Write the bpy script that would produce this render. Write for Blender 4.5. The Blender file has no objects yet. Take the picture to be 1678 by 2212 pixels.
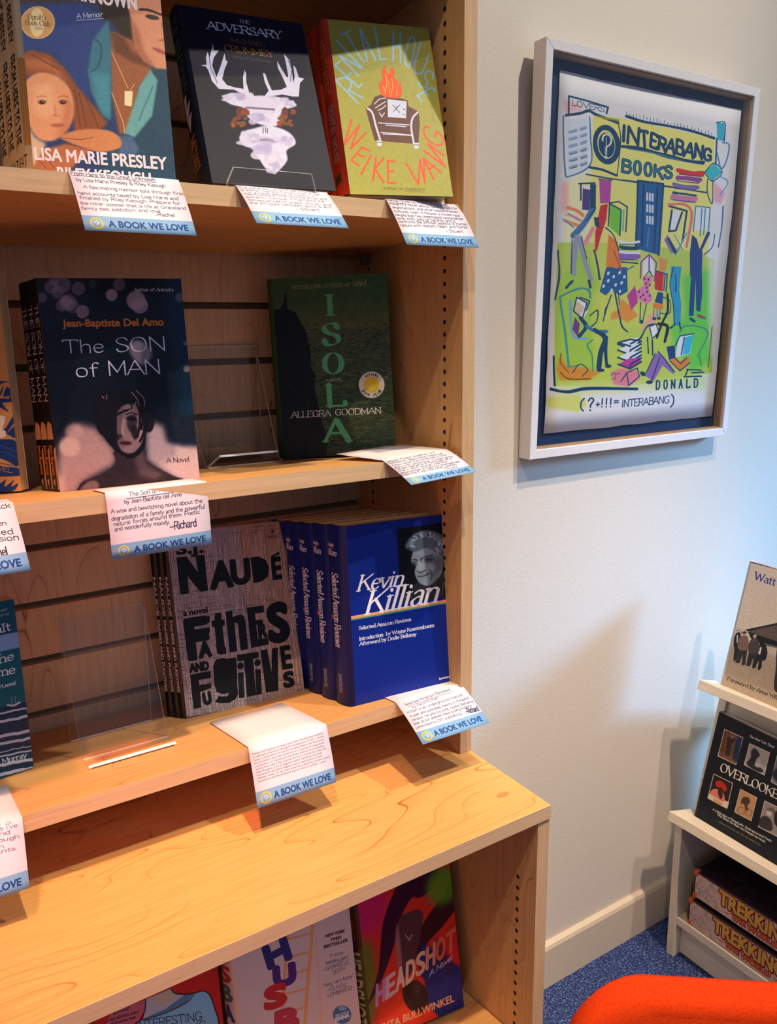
import bpy, bmesh, math, random
import numpy as np
from mathutils import Vector, Matrix

random.seed(7)
rng = np.random.default_rng(7)
R = math.radians
scene = bpy.context.scene
col = scene.collection

# ------------------------------------------------------------------ camera
cam_data = bpy.data.cameras.new('camera')
cam = bpy.data.objects.new('camera', cam_data)
col.objects.link(cam)
scene.camera = cam
PITCH, YAW, ROLL = 0.2196, 0.5628, -0.0146
fw = Vector((math.sin(YAW) * math.cos(PITCH), math.cos(YAW) * math.cos(PITCH), -math.sin(PITCH)))
rt = fw.cross(Vector((0, 0, 1))).normalized()
up = rt.cross(fw)
r2 = rt * math.cos(ROLL) + up * math.sin(ROLL)
u2 = -rt * math.sin(ROLL) + up * math.cos(ROLL)
M = Matrix((r2, u2, -fw)).transposed().to_4x4()
M.translation = (-0.6396, -0.8058, 0.1523)
cam.matrix_world = M
cam_data.sensor_fit = 'HORIZONTAL'
cam_data.sensor_width = 36.0
cam_data.lens = 36.0 * 1725.19 / 1678.0
cam_data.clip_start = 0.02

# ------------------------------------------------------------------ world, lamps, exposure
world = bpy.data.worlds.new('world')
scene.world = world
world.use_nodes = True
wn, wl = world.node_tree.nodes, world.node_tree.links
wn.clear()
w_out = wn.new('ShaderNodeOutputWorld')
w_bg = wn.new('ShaderNodeBackground')
w_tc = wn.new('ShaderNodeTexCoord')
w_sep = wn.new('ShaderNodeSeparateXYZ')
w_ramp = wn.new('ShaderNodeValToRGB')
w_map = wn.new('ShaderNodeMapRange')
w_map.inputs['From Min'].default_value = -1.0
w_map.inputs['From Max'].default_value = 1.0
cr = w_ramp.color_ramp
cr.elements[0].position = 0.0; cr.elements[0].color = (0.16, 0.13, 0.13, 1)
cr.elements[1].position = 1.0; cr.elements[1].color = (0.42, 0.58, 0.95, 1)
e = cr.elements.new(0.46); e.color = (0.14, 0.13, 0.16, 1)
e = cr.elements.new(0.53); e.color = (0.50, 0.66, 0.98, 1)
wl.new(w_tc.outputs['Generated'], w_sep.inputs[0])
wl.new(w_sep.outputs['Z'], w_map.inputs['Value'])
wl.new(w_map.outputs[0], w_ramp.inputs[0])
wl.new(w_ramp.outputs[0], w_bg.inputs['Color'])
w_bg.inputs['Strength'].default_value = 0.50
wl.new(w_bg.outputs[0], w_out.inputs[0])

def spot(name, loc, target, power, colour, size, blend, radius):
    d = bpy.data.lights.new(name, 'SPOT')
    d.energy = power; d.color = colour; d.spot_size = R(size); d.spot_blend = blend
    d.shadow_soft_size = radius
    o = bpy.data.objects.new(name, d)
    col.objects.link(o)
    o.location = loc
    o.rotation_euler = (Vector(target) - Vector(loc)).to_track_quat('-Z', 'Y').to_euler()
    return o
# warm ceiling spots over the shop floor, and daylight from the shop window to the right
spot('overhead_spot', (-0.30, -1.00, 2.60), (-0.26, -0.08, -0.55), 345, (1.0, 0.79, 0.46), 25, 1.0, 0.035)
spot('overhead_spot', (-1.10, -1.45, 2.60), (-0.10, 0.1, -0.25), 115, (1.0, 0.84, 0.62), 32, 1.0, 0.035)
spot('overhead_spot', (1.00, -1.45, 2.60), (0.35, 0.33, 0.25), 250, (1.0, 0.91, 0.76), 48, 0.9, 0.045)
spot('overhead_spot', (0.45, -1.10, 2.60), (0.62, 0.1, -1.00), 420, (1.0, 0.72, 0.52), 28, 0.9, 0.04)
# added red spot without a fixture, tinting the left end of the counter
spot('overhead_spot', (-0.95, -1.05, 2.60), (-0.50, -0.06, -0.45), 420, (1.0, 0.24, 0.14), 16, 1.0, 0.10)
# low daylight slanting in through the shop window on the right
spot('window_daylight', (4.4, -1.35, 0.9), (1.55, 0.33, -0.40), 1500, (0.22, 0.54, 1.0), 30, 1.0, 0.40)

vs = scene.view_settings
vs.view_transform = 'Standard'
vs.look = 'None'
vs.gamma = 1.0
vs.use_curve_mapping = False
vs.exposure = 0.0

# ------------------------------------------------------------------ object helpers
def link(o, parent=None):
    col.objects.link(o)
    if parent is not None:
        o.parent = parent
    return o

def tag(o, label=None, cat=None, group=None, kind=None):
    if label: o['label'] = label
    if cat: o['category'] = cat
    if group: o['group'] = group
    if kind: o['kind'] = kind
    return o

def empty(name, loc, label, cat, group=None):
    o = bpy.data.objects.new(name, None)
    o.empty_display_size = 0.03
    o.location = loc
    link(o)
    return tag(o, label, cat, group)

def mesh_obj(name, bm, mats, parent=None, smooth=False):
    me = bpy.data.meshes.new(name)
    bmesh.ops.recalc_face_normals(bm, faces=bm.faces)
    bm.to_mesh(me)
    bm.free()
    if not isinstance(mats, (list, tuple)):
        mats = [mats]
    for m in mats:
        me.materials.append(m)
    if smooth:
        for p in me.polygons:
            p.use_smooth = True
    return link(bpy.data.objects.new(name, me), parent)

def box_bm(x0, x1, y0, y1, z0, z1, bevel=0.0, bm=None, f=None):
    """axis box; f(x,y,z) optionally maps each corner"""
    new = bmesh.new() if bm is None else bm
    g = bmesh.ops.create_cube(new, size=1.0)['verts']
    for v in g:
        v.co = Vector(((x0 + x1) / 2 + v.co.x * (x1 - x0), (y0 + y1) / 2 + v.co.y * (y1 - y0), (z0 + z1) / 2 + v.co.z * (z1 - z0)))
    if bevel:
        eds = list({e for v in g for e in v.link_edges})
        r = bmesh.ops.bevel(new, geom=eds, offset=bevel, segments=2, affect='EDGES', profile=0.5)
        g = list({v for fc in r['faces'] for v in fc.verts} | set(v for v in g if v.is_valid))
    if f:
        for v in g:
            v.co = Vector(f(*v.co))
    return new

def extrude_profile(pts, axis_pts, closed=True):
    """pts: list of 2-tuples; axis_pts(p, t) -> 3D for t in 0,1.  Returns bm of the closed prism."""
    bm = bmesh.new()
    a = [bm.verts.new(axis_pts(p, 0)) for p in pts]
    b = [bm.verts.new(axis_pts(p, 1)) for p in pts]
    n = len(pts)
    fs = []
    for i in range(n):
        j = (i + 1) % n
        fs.append(bm.faces.new((a[i], a[j], b[j], b[i])))
    bm.faces.new(a)
    bm.faces.new(list(reversed(b)))
    return bm

# ------------------------------------------------------------------ materials
def new_mat(name):
    m = bpy.data.materials.new(name)
    m.use_nodes = True
    nt = m.node_tree
    b = nt.nodes['Principled BSDF']
    return m, nt, b

def lin(c):
    return tuple(((x / 255.0) / 12.92 if x / 255.0 <= 0.04045 else ((x / 255.0 + 0.055) / 1.055) ** 2.4) for x in c) + (1.0,)

def plain(name, rgb, rough=0.6, var=0.05, scale=40.0, spec=0.3, bump=0.0):
    m, nt, b = new_mat(name)
    tc = nt.nodes.new('ShaderNodeTexCoord')
    nz = nt.nodes.new('ShaderNodeTexNoise')
    nz.inputs['Scale'].default_value = scale
    nz.inputs['Detail'].default_value = 4
    nt.links.new(tc.outputs['Object'], nz.inputs['Vector'])
    rp = nt.nodes.new('ShaderNodeValToRGB')
    c = lin(rgb)
    rp.color_ramp.elements[0].position = 0.3
    rp.color_ramp.elements[1].position = 0.7
    rp.color_ramp.elements[0].color = tuple(x * (1 - var) for x in c[:3]) + (1,)
    rp.color_ramp.elements[1].color = tuple(min(1, x * (1 + var)) for x in c[:3]) + (1,)
    nt.links.new(nz.outputs['Fac'], rp.inputs[0])
    nt.links.new(rp.outputs[0], b.inputs['Base Color'])
    b.inputs['Roughness'].default_value = rough
    b.inputs['Specular IOR Level'].default_value = spec
    if bump:
        bp = nt.nodes.new('ShaderNodeBump')
        bp.inputs['Strength'].default_value = bump
        bp.inputs['Distance'].default_value = 0.001
        nt.links.new(nz.outputs['Fac'], bp.inputs['Height'])
        nt.links.new(bp.outputs[0], b.inputs['Normal'])
    return m

def maple(name, axis, base=(210, 156, 98), line=(156, 92, 48), rough=0.42, seed=0.0, fig=1.0):
    """maple laminate: soft fibre streaks plus thin wandering growth-ring lines, running along `axis`"""
    m, nt, b = new_mat(name)
    N, L = nt.nodes, nt.links
    tc = N.new('ShaderNodeTexCoord')
    def mapped(long, across, off):
        mp = N.new('ShaderNodeMapping')
        s = {'x': (long, across, across), 'y': (across, long, across), 'z': (across, across, long)}[axis]
        mp.inputs['Scale'].default_value = s
        mp.inputs['Location'].default_value = (off + seed, off * 1.7 + seed, off * 0.6 - seed)
        L.new(tc.outputs['Object'], mp.inputs['Vector'])
        return mp
    big = N.new('ShaderNodeTexNoise'); big.inputs['Scale'].default_value = 1.0; big.inputs['Detail'].default_value = 2.2
    big.inputs['Roughness'].default_value = 0.45; big.inputs['Distortion'].default_value = 0.25
    L.new(mapped(1.9, 8.0, 3.1).outputs[0], big.inputs['Vector'])
    mul = N.new('ShaderNodeMath'); mul.operation = 'MULTIPLY'; mul.inputs[1].default_value = 24.0
    L.new(big.outputs['Fac'], mul.inputs[0])
    fr = N.new('ShaderNodeMath'); fr.operation = 'FRACT'
    L.new(mul.outputs[0], fr.inputs[0])
    lr = N.new('ShaderNodeValToRGB')
    lr.color_ramp.elements[0].position = 0.0; lr.color_ramp.elements[0].color = (0, 0, 0, 1)
    lr.color_ramp.elements[1].position = 1.0; lr.color_ramp.elements[1].color = (0, 0, 0, 1)
    e = lr.color_ramp.elements.new(0.472); e.color = (0.0, 0.0, 0.0, 1)
    e = lr.color_ramp.elements.new(0.50); e.color = (1, 1, 1, 1)
    e = lr.color_ramp.elements.new(0.53); e.color = (0.16, 0.16, 0.16, 1)
    e = lr.color_ramp.elements.new(0.85); e.color = (0.0, 0.0, 0.0, 1)
    L.new(fr.outputs[0], lr.inputs[0])
    # lines fade in and out
    fade = N.new('ShaderNodeTexNoise'); fade.inputs['Scale'].default_value = 1.0; fade.inputs['Detail'].default_value = 2
    L.new(mapped(5.0, 14.0, 9.2).outputs[0], fade.inputs['Vector'])
    fm = N.new('ShaderNodeMapRange'); fm.inputs['From Min'].default_value = 0.36; fm.inputs['From Max'].default_value = 0.62
    L.new(fade.outputs['Fac'], fm.inputs['Value'])
    lm = N.new('ShaderNodeMath'); lm.operation = 'MULTIPLY'
    L.new(lr.outputs[0], lm.inputs[0]); L.new(fm.outputs[0], lm.inputs[1])
    lm2 = N.new('ShaderNodeMath'); lm2.operation = 'MULTIPLY'; lm2.inputs[1].default_value = 0.85 * fig
    L.new(lm.outputs[0], lm2.inputs[0])
    fib = N.new('ShaderNodeTexNoise'); fib.inputs['Scale'].default_value = 1.0; fib.inputs['Detail'].default_value = 5
    L.new(mapped(14.0, 260.0, 1.3).outputs[0], fib.inputs['Vector'])
    bc = lin(base); lc = lin(line)
    r1 = N.new('ShaderNodeValToRGB')
    r1.color_ramp.elements[0].position = 0.3; r1.color_ramp.elements[0].color = tuple(c * 0.90 for c in bc[:3]) + (1,)
    r1.color_ramp.elements[1].position = 0.7; r1.color_ramp.elements[1].color = tuple(min(1, c * 1.07) for c in bc[:3]) + (1,)
    L.new(fib.outputs['Fac'], r1.inputs[0])
    mx = N.new('ShaderNodeMix'); mx.data_type = 'RGBA'
    L.new(lm2.outputs[0], mx.inputs['Factor'])
    L.new(r1.outputs[0], mx.inputs['A'])
    mx.inputs['B'].default_value = lc
    L.new(mx.outputs['Result'], b.inputs['Base Color'])
    b.inputs['Roughness'].default_value = rough
    b.inputs['Specular IOR Level'].default_value = 0.35
    return m

def glass_mat(name, tint=(0.97, 0.98, 0.98), ior=1.49, rough=0.01, sheets=2.0):
    """thin clear sheet: what lies behind, plus a Fresnel reflection"""
    m = bpy.data.materials.new(name)
    m.use_nodes = True
    nt = m.node_tree; nt.nodes.clear()
    o = nt.nodes.new('ShaderNodeOutputMaterial')
    t = nt.nodes.new('ShaderNodeBsdfTransparent'); t.inputs[0].default_value = tint + (1,)
    g = nt.nodes.new('ShaderNodeBsdfGlossy'); g.inputs['Roughness'].default_value = rough
    # two-sided Schlick reflectance: r0 + (1 - r0) (1 - |N.I|)^5
    geo = nt.nodes.new('ShaderNodeNewGeometry')
    dot = nt.nodes.new('ShaderNodeVectorMath'); dot.operation = 'DOT_PRODUCT'
    nt.links.new(geo.outputs['Normal'], dot.inputs[0]); nt.links.new(geo.outputs['Incoming'], dot.inputs[1])
    def mth(op, x, y=None):
        n = nt.nodes.new('ShaderNodeMath'); n.operation = op
        for i, q in enumerate((x, y)):
            if q is None: continue
            if isinstance(q, (int, float)): n.inputs[i].default_value = q
            else: nt.links.new(q, n.inputs[i])
        return n.outputs[0]
    r0 = sheets * ((ior - 1) / (ior + 1)) ** 2
    f = mth('ADD', mth('MULTIPLY', mth('POWER', mth('SUBTRACT', 1.0, mth('ABSOLUTE', dot.outputs['Value'])), 5.0), (1 - r0) * min(1.0, sheets)), r0)
    mx = nt.nodes.new('ShaderNodeMixShader')
    nt.links.new(f, mx.inputs[0]); nt.links.new(t.outputs[0], mx.inputs[1])
    nt.links.new(g.outputs[0], mx.inputs[2]); nt.links.new(mx.outputs[0], o.inputs[0])
    return m

def print_mat(name, img, rough=0.45, spec=0.22, coat=0.0):
    m, nt, b = new_mat(name)
    ti = nt.nodes.new('ShaderNodeTexImage')
    ti.image = img
    ti.extension = 'EXTEND'
    nt.links.new(ti.outputs['Color'], b.inputs['Base Color'])
    b.inputs['Roughness'].default_value = rough
    b.inputs['Specular IOR Level'].default_value = spec
    b.inputs['Coat Weight'].default_value = coat
    b.inputs['Coat Roughness'].default_value = 0.25
    # faint paper tooth
    tc = nt.nodes.new('ShaderNodeTexCoord')
    nz = nt.nodes.new('ShaderNodeTexNoise'); nz.inputs['Scale'].default_value = 900
    bp = nt.nodes.new('ShaderNodeBump'); bp.inputs['Strength'].default_value = 0.05; bp.inputs['Distance'].default_value = 0.0005
    nt.links.new(tc.outputs['Object'], nz.inputs['Vector'])
    nt.links.new(nz.outputs['Fac'], bp.inputs['Height'])
    nt.links.new(bp.outputs[0], b.inputs['Normal'])
    return m

MAPLE_X = maple('maple_lengthwise', 'x', seed=0.4)
MAPLE_TOP = maple('maple_counter', 'x', base=(220, 164, 98), line=(150, 76, 32), seed=2.3, fig=1.15)
MAPLE_Z = maple('maple_upright', 'z', seed=1.1)
MAPLE_SLAT = maple('maple_slat', 'z', base=(212, 174, 136), line=(128, 76, 50), seed=5.3)
EDGE = maple('maple_edge_band', 'z', base=(206, 170, 134), line=(176, 134, 98), seed=3.3, fig=0.5)
EDGE_X = maple('maple_edge_band_long', 'x', base=(216, 182, 146), line=(188, 146, 108), seed=4.3, fig=0.5)
CREAM_WOOD = maple('pale_laminate', 'y', base=(226, 212, 190), line=(208, 190, 164), seed=6.0, fig=0.4)
WALL = plain('painted_wall', (222, 214, 202), 0.85, 0.02, 220, 0.2, 0.5)
BASEB = plain('baseboard_paint', (214, 200, 180), 0.5, 0.02, 60, 0.3)
WHITE_FRAME = plain('white_painted_wood', (232, 230, 232), 0.45, 0.02, 120, 0.35)
RABBET = plain('bare_wood_rabbet', (178, 140, 100), 0.6, 0.08, 90)
NAVY = plain('navy_mat_board', (18, 44, 84), 0.7, 0.04, 200)
BLACK = plain('hole_shade', (26, 18, 14), 0.9, 0.1)  # dark colour stands for the shade inside the pin holes
PAPER = plain('page_edges', (226, 200, 150), 0.8, 0.08, 300)
WHITE_PAPER = plain('white_paper', (226, 216, 228), 0.7, 0.02, 200)
GLASS = glass_mat('frame_glass', (0.96, 0.98, 0.99), 1.5, 0.0)
ACRYL = glass_mat('clear_acrylic', (0.975, 0.972, 0.96), 1.49, 0.03, 0.5)
m_, nt_, b_ = new_mat('acrylic_edge')
b_.inputs['Base Color'].default_value = (0.82, 0.82, 0.88, 1); b_.inputs['Roughness'].default_value = 0.12
b_.inputs['Alpha'].default_value = 0.95
ACRYL_EDGE = m_

# ------------------------------------------------------------------ a small printing press: flat print drawn in code
def homog(src, dst):
    A = []
    for (x, y), (u, v) in zip(src, dst):
        A.append([x, y, 1, 0, 0, 0, -u * x, -u * y, -u])
        A.append([0, 0, 0, x, y, 1, -v * x, -v * y, -v])
    _, _, V = np.linalg.svd(np.array(A, float))
    return V[-1].reshape(3, 3)

def hmap(H, P):
    P = np.asarray(P, float).reshape(-1, 2)
    q = np.c_[P, np.ones(len(P))] @ H.T
    return q[:, :2] / q[:, 2:3]

_outline = {}
def glyph_outline(s):
    """outlines of a word in the built-in sans typeface, as closed polygons normalised to cap height 1"""
    if s in _outline:
        return _outline[s]
    cu = bpy.data.curves.new('t', 'FONT')
    cu.body = s; cu.size = 1.0; cu.resolution_u = 2
    ob = bpy.data.objects.new('t', cu)
    col.objects.link(ob)
    dg = bpy.context.evaluated_depsgraph_get()
    c2 = ob.evaluated_get(dg).to_curve(dg, apply_modifiers=False)
    polys = []
    for sp in c2.splines:
        pts = []
        if sp.type == 'BEZIER':
            bp = sp.bezier_points
            n = len(bp)
            for i in range(n):
                p0 = bp[i].co; h0 = bp[i].handle_right; h1 = bp[(i + 1) % n].handle_left; p1 = bp[(i + 1) % n].co
                for k in range(4):
                    t = k / 4.0
                    q = p0 * (1 - t) ** 3 + h0 * 3 * t * (1 - t) ** 2 + h1 * 3 * t * t * (1 - t) + p1 * t ** 3
                    pts.append((q.x, q.y))
        else:
            pts = [(p.co.x, p.co.y) for p in sp.points]
        if len(pts) > 2:
            polys.append(np.array(pts))
    ob.evaluated_get(dg).to_curve_clear()
    bpy.data.objects.remove(ob)
    bpy.data.curves.remove(cu)
    _outline[s] = polys
    return polys
CAP = max(p[:, 1].max() for p in glyph_outline('H'))

# skeleton alphabet for serif lettering and handwriting: x right, y up, cap height 10, x-height 6.4
G = {
'A': (8, '0,0 4,10 8,0|1.6,3.6 6.4,3.6'), 'B': (7, '1,0 1,10|1,10 ~4,10 6,9.3 6.3,7.6 5.6,5.8 4,5.3 1,5.3|1,5.3 ~4.5,5.3 6.5,4.6 6.8,2.7 6,.6 4.3,0 1,0'),
'C': (7.6, '~7.3,7.8 6,9.6 4.2,10 2,9 .8,5 2,1 4.2,0 6,.5 7.4,2.4'), 'D': (8, '1,0 1,10|1,10 ~3.5,10 6.3,9 7.5,5 6.3,1 3.5,0 1,0'),
'E': (6.6, '1,0 1,10|1,10 6.2,10 6.2,8.8|1,5.2 5,5.2|1,0 6.4,0 6.4,1.4'), 'F': (6.2, '1,0 1,10|1,10 6.2,10 6.2,8.8|1,5.2 4.8,5.2'),
'G': (8, '~7.2,8 6,9.6 4.2,10 2,9 .8,5 2,1 4.2,0 6.3,.6 7.2,2.4|7.2,1 7.2,4.4 5,4.4'), 'H': (8, '1,0 1,10|7,0 7,10|1,5.2 7,5.2'),
'I': (3, '1.5,0 1.5,10'), 'J': (5, '3.8,10 ~3.8,3 3,.5 1.6,0 .5,1'), 'K': (7.6, '1,0 1,10|7,10 1,4.2|3,6 7.3,0'), 'L': (6.2, '1,0 1,10|1,0 6,0 6,1.5'),
'M': (9.4, '1,0 1,10 4.7,2 8.4,10 8.4,0'), 'N': (8.2, '1,0 1,10 7.2,0 7.2,10'), 'O': (8.4, '~4.2,10 1.9,9 .8,5 1.9,1 4.2,0 6.5,1 7.6,5 6.5,9 4.2,10'),
'P': (6.8, '1,0 1,10|1,10 ~4,10 6.3,9 6.4,7 6,5.2 4,4.6 1,4.6'), 'Q': (8.4, '~4.2,10 1.9,9 .8,5 1.9,1 4.2,0 6.5,1 7.6,5 6.5,9 4.2,10|4.5,2 7.6,-1'),
'R': (7.4, '1,0 1,10|1,10 ~4,10 6.2,9.2 6.4,7.4 5.9,5.5 4,5 1,5|3.8,5 7.2,0'), 'S': (6.4, '~5.6,8.3 4.6,9.8 3,10 1.2,9 .9,7.2 2.2,5.7 4.6,4.5 5.7,3 5.2,1 3.2,0 1.4,.4 .6,2'),
'T': (7.4, '.3,9 .3,10 7.1,10 7.1,9|3.7,10 3.7,0'), 'U': (8, '1,10 ~1,4 1.6,1 4,0 6.4,1 7,4 7,10'), 'V': (7.6, '.2,10 3.8,0 7.4,10'), 'W': (11, '.2,10 3,0 5.5,9 8,0 10.8,10'),
'X': (7.4, '.4,10 7,0|7,10 .4,0'), 'Y': (7.2, '.2,10 3.6,4.6 7,10|3.6,4.6 3.6,0'), 'Z': (7, '.8,9 .8,10 6.4,10 .4,0 6.4,0 6.4,1.2'),
'a': (5.6, '~1,5.4 2.4,6.4 4,6 4.4,4.6 4.4,1 5.2,0|~4.4,3.8 2.2,3.4 .8,2 1.4,.2 3,0 4.4,1.4'), 'b': (6, '1,10 1,0|~1,4.8 2.8,6.4 4.8,5.6 5.3,3.2 4.6,.7 2.8,0 1,1.2'),
'c': (5.2, '~4.8,5.4 3.4,6.4 1.6,5.8 .8,3.2 1.6,.5 3.4,0 4.9,1.2'), 'd': (6, '5,10 5,0|~5,4.8 3.2,6.4 1.4,5.6 .8,3.2 1.5,.6 3.2,0 5,1.3'),
'e': (5.4, '~.9,3.4 4.8,3.6 4.4,5.7 3,6.4 1.4,5.6 .8,3.2 1.6,.5 3.4,0 4.9,1.2'), 'f': (4, '~4.2,9.2 3.2,10 2,9 1.8,7 1.8,0|.5,6.2 3.7,6.2'),
'g': (5.8, '~4.6,5.2 2.8,6.4 1.2,5.4 .8,3.2 1.5,.8 3,.3 4.6,1.4|5,6.4 ~5,-1.4 3.8,-3 2,-3 .9,-2'), 'h': (6, '1,10 1,0|~1,4.4 2.6,6.3 4.4,6 5,4.6 5,0'),
'i': (2.6, '1.2,6.4 1.2,0|1.2,8.7 1.2,9.2'), 'j': (2.8, '1.6,6.4 ~1.6,-1 1,-3 -.4,-2.6|1.6,8.7 1.6,9.2'), 'k': (5.8, '1,10 1,0|5,6.4 1,2.6|2.4,3.8 5.4,0'), 'l': (2.6, '1.2,10 1.2,0'),
'm': (9, '1,6.4 1,0|~1,4.4 2.4,6.3 4,6 4.6,4.6 4.6,0|~4.6,4.4 6,6.3 7.6,6 8.2,4.6 8.2,0'), 'n': (6, '1,6.4 1,0|~1,4.4 2.6,6.3 4.4,6 5,4.6 5,0'),
'o': (5.8, '~2.9,6.4 1.3,5.6 .7,3.2 1.3,.7 2.9,0 4.5,.7 5.1,3.2 4.5,5.6 2.9,6.4'), 'p': (6, '1,6.4 1,-3|~1,4.8 2.8,6.4 4.8,5.6 5.3,3.2 4.6,.7 2.8,0 1,1.2'),
'q': (6, '5,6.4 5,-3|~5,4.8 3.2,6.4 1.4,5.6 .8,3.2 1.5,.6 3.2,0 5,1.3'), 'r': (4.4, '1,6.4 1,0|~1,4 2,6 3.4,6.4 4.3,5.8'), 's': (4.8, '~4.1,5.3 2.8,6.4 1.3,5.9 1.2,4.5 3.6,2.9 4.2,1.4 3.2,.1 1.8,0 .7,1.2'),
't': (4, '1.8,8.6 ~1.8,1.4 2.6,0 3.9,.7|.4,6.3 3.7,6.3'), 'u': (6, '1,6.4 ~1,2 1.8,.1 3.4,0 5,1.8|5,6.4 5,0'), 'v': (5.4, '.3,6.4 2.7,0 5.1,6.4'), 'w': (8, '.3,6.4 2.2,0 4,6 5.8,0 7.7,6.4'),
'x': (5.4, '.5,6.4 4.9,0|4.9,6.4 .5,0'), 'y': (5.6, '.4,6.4 2.9,.4|5.1,6.4 ~2.9,.4 1.8,-2.4 .4,-3'), 'z': (5, '.6,6.3 4.4,6.3 .5,0 4.6,0'),
'.': (2.4, '1.1,0 1.1,.5'), ',': (2.4, '1.3,.6 .8,-1.4'), '-': (4, '.6,3.2 3.4,3.2'), '—': (7, '.4,3.4 6.6,3.4'), "'": (2, '1.2,10 .9,8'), '"': (3.4, '1.2,10 .9,8|2.6,10 2.3,8'),
'(': (3.4, '~2.8,11 1.2,8 .9,5 1.2,1.5 2.8,-1.5'), ')': (3.4, '~.6,11 2.2,8 2.5,5 2.2,1.5 .6,-1.5'), '!': (2.6, '1.3,10 1.2,3|1.2,.6 1.2,0'), '?': (5.6, '~.6,8 1.8,10 4.2,9.6 4.6,7.6 3.4,6 2.6,4.6 2.5,2.8|2.5,.6 2.5,0'),
'&': (7, '~6.4,0 2,7.6 2.2,9.6 4,9.6 4,7.4 1,3.4 1.2,.6 3.4,0 6,3.6'), '+': (6, '3,5.4 3,.8|.7,3.1 5.3,3.1'), '=': (6, '.8,4.4 5.2,4.4|.8,2 5.2,2'),
'0': (6, '~3,10 1,8.6 .7,5 1,1.4 3,0 5,1.4 5.3,5 5,8.6 3,10'), '2': (6, '~.9,7.6 1.8,9.6 3.8,10 5,8.4 4.4,6 .8,0|.8,0 5.4,0'), '4': (6, '4.2,0 4.2,10 .5,3 5.6,3'), ' ': (3.4, ''),
'1': (4, '1,8 2.4,10 2.4,0'), ':': (2.4, '1.2,.4 1.2,0|1.2,4.8 1.2,4.4'),
}
def catmull(P, n=5):
    P = np.array(P, float)
    if len(P) < 3: return P
    closed = np.allclose(P[0], P[-1])
    Q = np.vstack([P[-2] if closed else 2 * P[0] - P[1], P, P[1] if closed else 2 * P[-1] - P[-2]])
    out = []
    for i in range(1, len(Q) - 2):
        for k in range(n):
            t = k / n
            out.append(0.5 * (2 * Q[i] + (Q[i + 1] - Q[i - 1]) * t + (2 * Q[i - 1] - 5 * Q[i] + 4 * Q[i + 1] - Q[i + 2]) * t * t + (3 * Q[i] - Q[i - 1] - 3 * Q[i + 1] + Q[i + 2]) * t ** 3))
    out.append(Q[-2])
    return np.array(out)
_gcache = {}
def glyph_strokes(ch):
    if ch in _gcache: return _gcache[ch]
    adv, s = G.get(ch, G['o'])
    res = []
    for st in s.split('|'):
        if not st: continue
        straight, curve, cur = [], [], False
        for tok in st.split():
            if tok[0] == '~': cur = True; tok = tok[1:]
            x, y = tok.split(',')
            (curve if cur else straight).append((float(x), float(y)))
        if curve:
            if straight: curve = [straight[-1]] + curve
            c = catmull(curve)
            pts = np.vstack([np.array(straight[:-1]).reshape(-1, 2), c]) if straight else c
        else:
            pts = np.array(straight)
        res.append(pts)
    _gcache[ch] = (adv, res)
    return _gcache[ch]

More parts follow.
